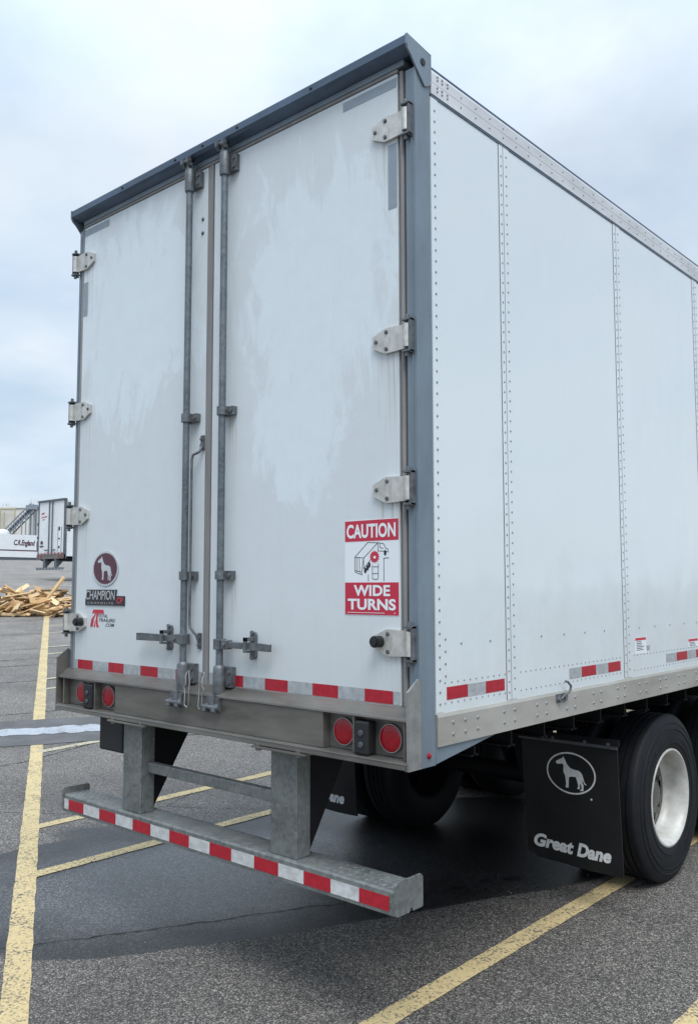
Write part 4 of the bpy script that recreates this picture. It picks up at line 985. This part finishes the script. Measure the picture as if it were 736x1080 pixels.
# long white trailer seen from the side, standing past the brow of the lot
ex, ey1 = -103.2, 58.5; ez = hs(120)
E_ = empty('semi_trailer', (ex - 1.3, ey1 - 8, ez), 'long white semi trailer seen side on far off, maroon name lettered on it', 'semi trailer')
MB().box(ex - 2.6, ey1 - 16, ez + 1.15, ex, ey1, ez + 4.05).build('cargo_box', M['far_white'], E_)
MB().box(ex + .001, ey1 - 16, ez + 1.95, ex + .01, ey1, ez + 2.1).build('stripe', M['maroon'], E_)
MB().box(ex - 2.5, ey1 - 15.5, ez + .75, ex - .1, ey1 - 1, ez + 1.149).build('side_skirt', M['far_dark'], E_)
mb = MB(); mb.text('C.R.England', (ex, ey1 - 7.05, ez + 2.45), Y, Z, 2.9, .95, .04, .25, t=.01); mb.build('lettering', M['maroon'], E_)
mb = MB(); mb.plate(ellipse(.28, .75, 24), (ex, ey1 - 3.7, ez + 2.8), Y, Z, .008); mb.build('badge', M['far_dark'], E_)
for y in (1.5, 2.8, 13, 14.3): MB().lathe([(-.3, .28), (-.3, .45), (-.26, .5), (0, .5), (.04, .45), (.04, .28), (-.04, .1), (-.04, .01)], 0, (ex - .06, ey1 - y - .3, ez + .5), 28, mis=[0, 0, 0, 0, 0, 1, 1]).build('wheel', [M['tyre'], M['rim']], E_, smooth=True)
MB().box(ex - 2.3, ey1 - 15, ez + .3, ex - 2.1, ey1 - 4, ez + .74).build('chassis', M['under'], E_)

# domed white tank behind it
def at(px, py, D): return CAM + D * (fwd + rgt * ((px - 368) / FPX) - up * ((py - 540) / FPX))


c = at(3, 560, 122); gz = hs(130)
tag(MB().lathe([(gz, 1.0), (gz + 4.9, 1.0), (gz + 5.3, .88), (gz + 5.55, .5), (gz + 5.62, .01)], 2, (c.x, c.y, 0), 32).build('storage_tank', M['far_white'], None, smooth=True, origin=(c.x, c.y, gz)), 'white dome topped tank showing above the long lettered trailer at the left edge', 'tank')

# cream plant building with pipes, beyond
b0 = at(-60, 533, 135); b1 = at(31, 534, 135); gz = hs(135); zt = b1.z
d = (b1 - b0).to_2d().normalized(); back = Vector((-d.y, d.x)); back = back if back.dot(DIR) > 0 else -back
BD = empty('plant_building', (b0.x, b0.y, gz), 'cream industrial building with upright pipes, far off behind the trailers', 'building')
P = [b0.to_2d(), b1.to_2d(), b1.to_2d() + back * 14, b0.to_2d() + back * 14]
MB().prism([tuple(p) for p in P], 2, gz, zt - .25).build('wall', M['cream'], BD)
P2 = [P[0] - d * .2 - back * .2, P[1] + d * .2 - back * .2, P[2] + d * .2 + back * .2, P[3] - d * .2 + back * .2]
MB().prism([tuple(p) for p in P2], 2, zt - .249, zt).build('roof', M['far_white'], BD)
for px in (1, 5, 16):
    q = at(px, 540, 134.2); MB().cyl((q.x, q.y, gz), (q.x, q.y, zt - .5 if px != 5 else zt - .9), .10, 10).build('pipe', M['pipe'], BD, smooth=True)
q0 = at(-5, 536.5, 134.3); q1 = at(17, 536.8, 134.3); MB().cyl(q0, q1, .10, 8).build('pipe', M['pipe'], BD, smooth=True)

# inclined conveyor with trestle legs
a = at(10, 562.5, 124); b = at(37, 535.5, 124); CV = empty('inclined_conveyor', (a.x, a.y, hs(130)), 'grey inclined conveyor rising on thin legs in front of cream building', 'conveyor')
a2 = a - (b - a) * .15; sd_ = Vector((back.x, back.y, 0)); mb = MB(); dirn = (b - a2).normalized(); nv = dirn.cross(sd_).normalized(); nv = nv if nv.z > 0 else -nv
for w in (0, 1.3):
    for k in (0, .85): mb.tube([a2 + sd_ * w + nv * k, b + sd_ * w + nv * k], .10, 6)
    n = 12
    for i in range(n): p0 = a2.lerp(b, i / n) + sd_ * w; p1 = a2.lerp(b, (i + 1) / n) + sd_ * w + nv * .85; mb.tube([p0, p1], .05, 5)
mb.build('truss', M['conv'], CV)
v4 = [a2 + nv * .35, b + nv * .35, b + nv * .35 + sd_ * 1.3, a2 + nv * .35 + sd_ * 1.3]; MB().add(v4 + [v + nv * .12 for v in v4], [(0, 1, 2, 3), (4, 7, 6, 5), (0, 4, 5, 1), (1, 5, 6, 2), (2, 6, 7, 3), (3, 7, 4, 0)]).build('belt', M['far_dark'], CV)
for px, t in ((22, .5), (27, .66), (32, .83), (36.5, .99)):
    q = a.lerp(b, t); MB().tube([(q.x, q.y, hs(130)), (q.x, q.y, q.z)], .09, 6).build('leg', M['conv'], CV)
hd = b; MB().prism([(hd.x - .9, hd.y - .9), (hd.x + .9, hd.y - .9), (hd.x + .9, hd.y + .9), (hd.x - .9, hd.y + .9)], 2, hd.z - .3, hd.z + .35).build('head_house', M['conv'], CV)
for px in (33, 38.5): q = at(px, 541, 126); MB().tube([(q.x, q.y, hs(132)), (q.x, q.y, q.z + 1.0)], .12, 6).build('leg', M['conv'], CV)


# bare trees
def bare_tree(px, py, D, label, seed):
    rnd = random.Random(seed); c = at(px, py, D); g = hs(D * 1.06); hgt = c.z - g
    t = empty('bare_tree', (c.x, c.y, g), label, 'tree', 'bare trees behind the plant building')
    tr = MB(); tr.tube([(c.x, c.y, g), (c.x + .1, c.y, g + hgt * .3), (c.x - .1, c.y + .1, g + hgt * .6)], [.2, .15, .09], 7); tr.build('trunk', M['bark'], t)
    cr = MB()
    def grow(p, d, ln, r, lv):
        q = p + d * ln; cr.tube([p, p.lerp(q, .5) + Vector((rnd.uniform(-.06, .06), rnd.uniform(-.06, .06), 0)) * ln, q], [r, r * .8, r * .55], 4)
        if lv == 0: return
        for k in range(3 if lv > 1 else 4):
            e = (d + Vector((rnd.uniform(-.75, .75), rnd.uniform(-.75, .75), rnd.uniform(-.1, .5)))).normalized(); grow(p.lerp(q, rnd.uniform(.5, 1)), e, ln * rnd.uniform(.55, .8), r * .55, lv - 1)
    for k in range(5):
        a_ = rnd.uniform(0, 2 * pi); grow(Vector((c.x, c.y, g + hgt * rnd.uniform(.3, .6))), Vector((.5 * cos(a_), .5 * sin(a_), 1)).normalized(), hgt * .22, .07, 3)
    cr.build('crown', M['bark'], t)


for i, (px, py, D, lb) in enumerate(((2, 528, 156, 'bare grey tree over the roof at the left edge of the frame'), (11, 529, 160, 'bare grey tree showing over the middle of the cream roof'), (33, 527, 152, 'bare grey tree right above the conveyor head'), (37, 529, 158, 'bare grey tree between conveyor head and distant trailer'), (-14, 528, 158, 'bare grey tree beyond the building, leftmost of the row'))): bare_tree(px, py, D, lb, 20 + i)

# ------------------------------------------------------------------ heap of scrap boards
WC = Vector((-21.3, 10.05)); wu = Vector((.72, .70)).normalized(); wv = Vector((-.70, .72)).normalized()
rnd = random.Random(3)
def pile_h(a): return .78 * max(0., 1 - (abs(a) / 2.9) ** 2.2)


def board(a, b, z, ln, w, th, yaw, pit, roll, m, i, label, group='scrap boards in the heap'):
    c = WC + wu * a + wv * b; me = MB().box(-ln / 2, -w / 2, -th / 2, ln / 2, w / 2, th / 2); o = me.build('scrap_board', m)
    o.location = (c.x, c.y, H(c.x, c.y) + z); base = math.atan2(wu.y, wu.x)
    o.rotation_euler = (roll, pit, base + yaw); tag(o, label, 'board', group)


LB = 'pine board tumbled loose among many others in the scrap heap'
for k in range(230):
    a = rnd.uniform(-2.7, 1.7); b = rnd.uniform(-.85, .75); hm = pile_h(a) * (1 - (abs(b) / 1.0) ** 2)
    z = rnd.uniform(.05, max(.08, hm))
    if rnd.random() < .22: ln, w, th = rnd.uniform(.2, .4), rnd.uniform(.10, .16), rnd.uniform(.07, .12)
    else: ln, w, th = rnd.choice((.4, .55, .7, .9)), rnd.choice((.09, .12, .16, .2)), rnd.choice((.02, .03, .04))
    board(a, b, z + th / 3, ln, w, th, rnd.gauss(0, .8), rnd.gauss(0, .25), rnd.gauss(0, .55), rnd.choice((M['wood'], M['wood_d'], M['wood_d'], M['wood_b'], M['wood_b'], M['wood_c'])), k, LB)
board(.55, -.3, .74, .85, .17, .05, .1, -.95, .5, M['wood'], 200, 'wide board standing up steeply at the peak of the scrap heap')
board(-.9, -.86, .07, 1.7, .12, .06, .06, .02, .2, M['wood_b'], 201, 'long pale board flat on the ground along the front of the scrap heap')
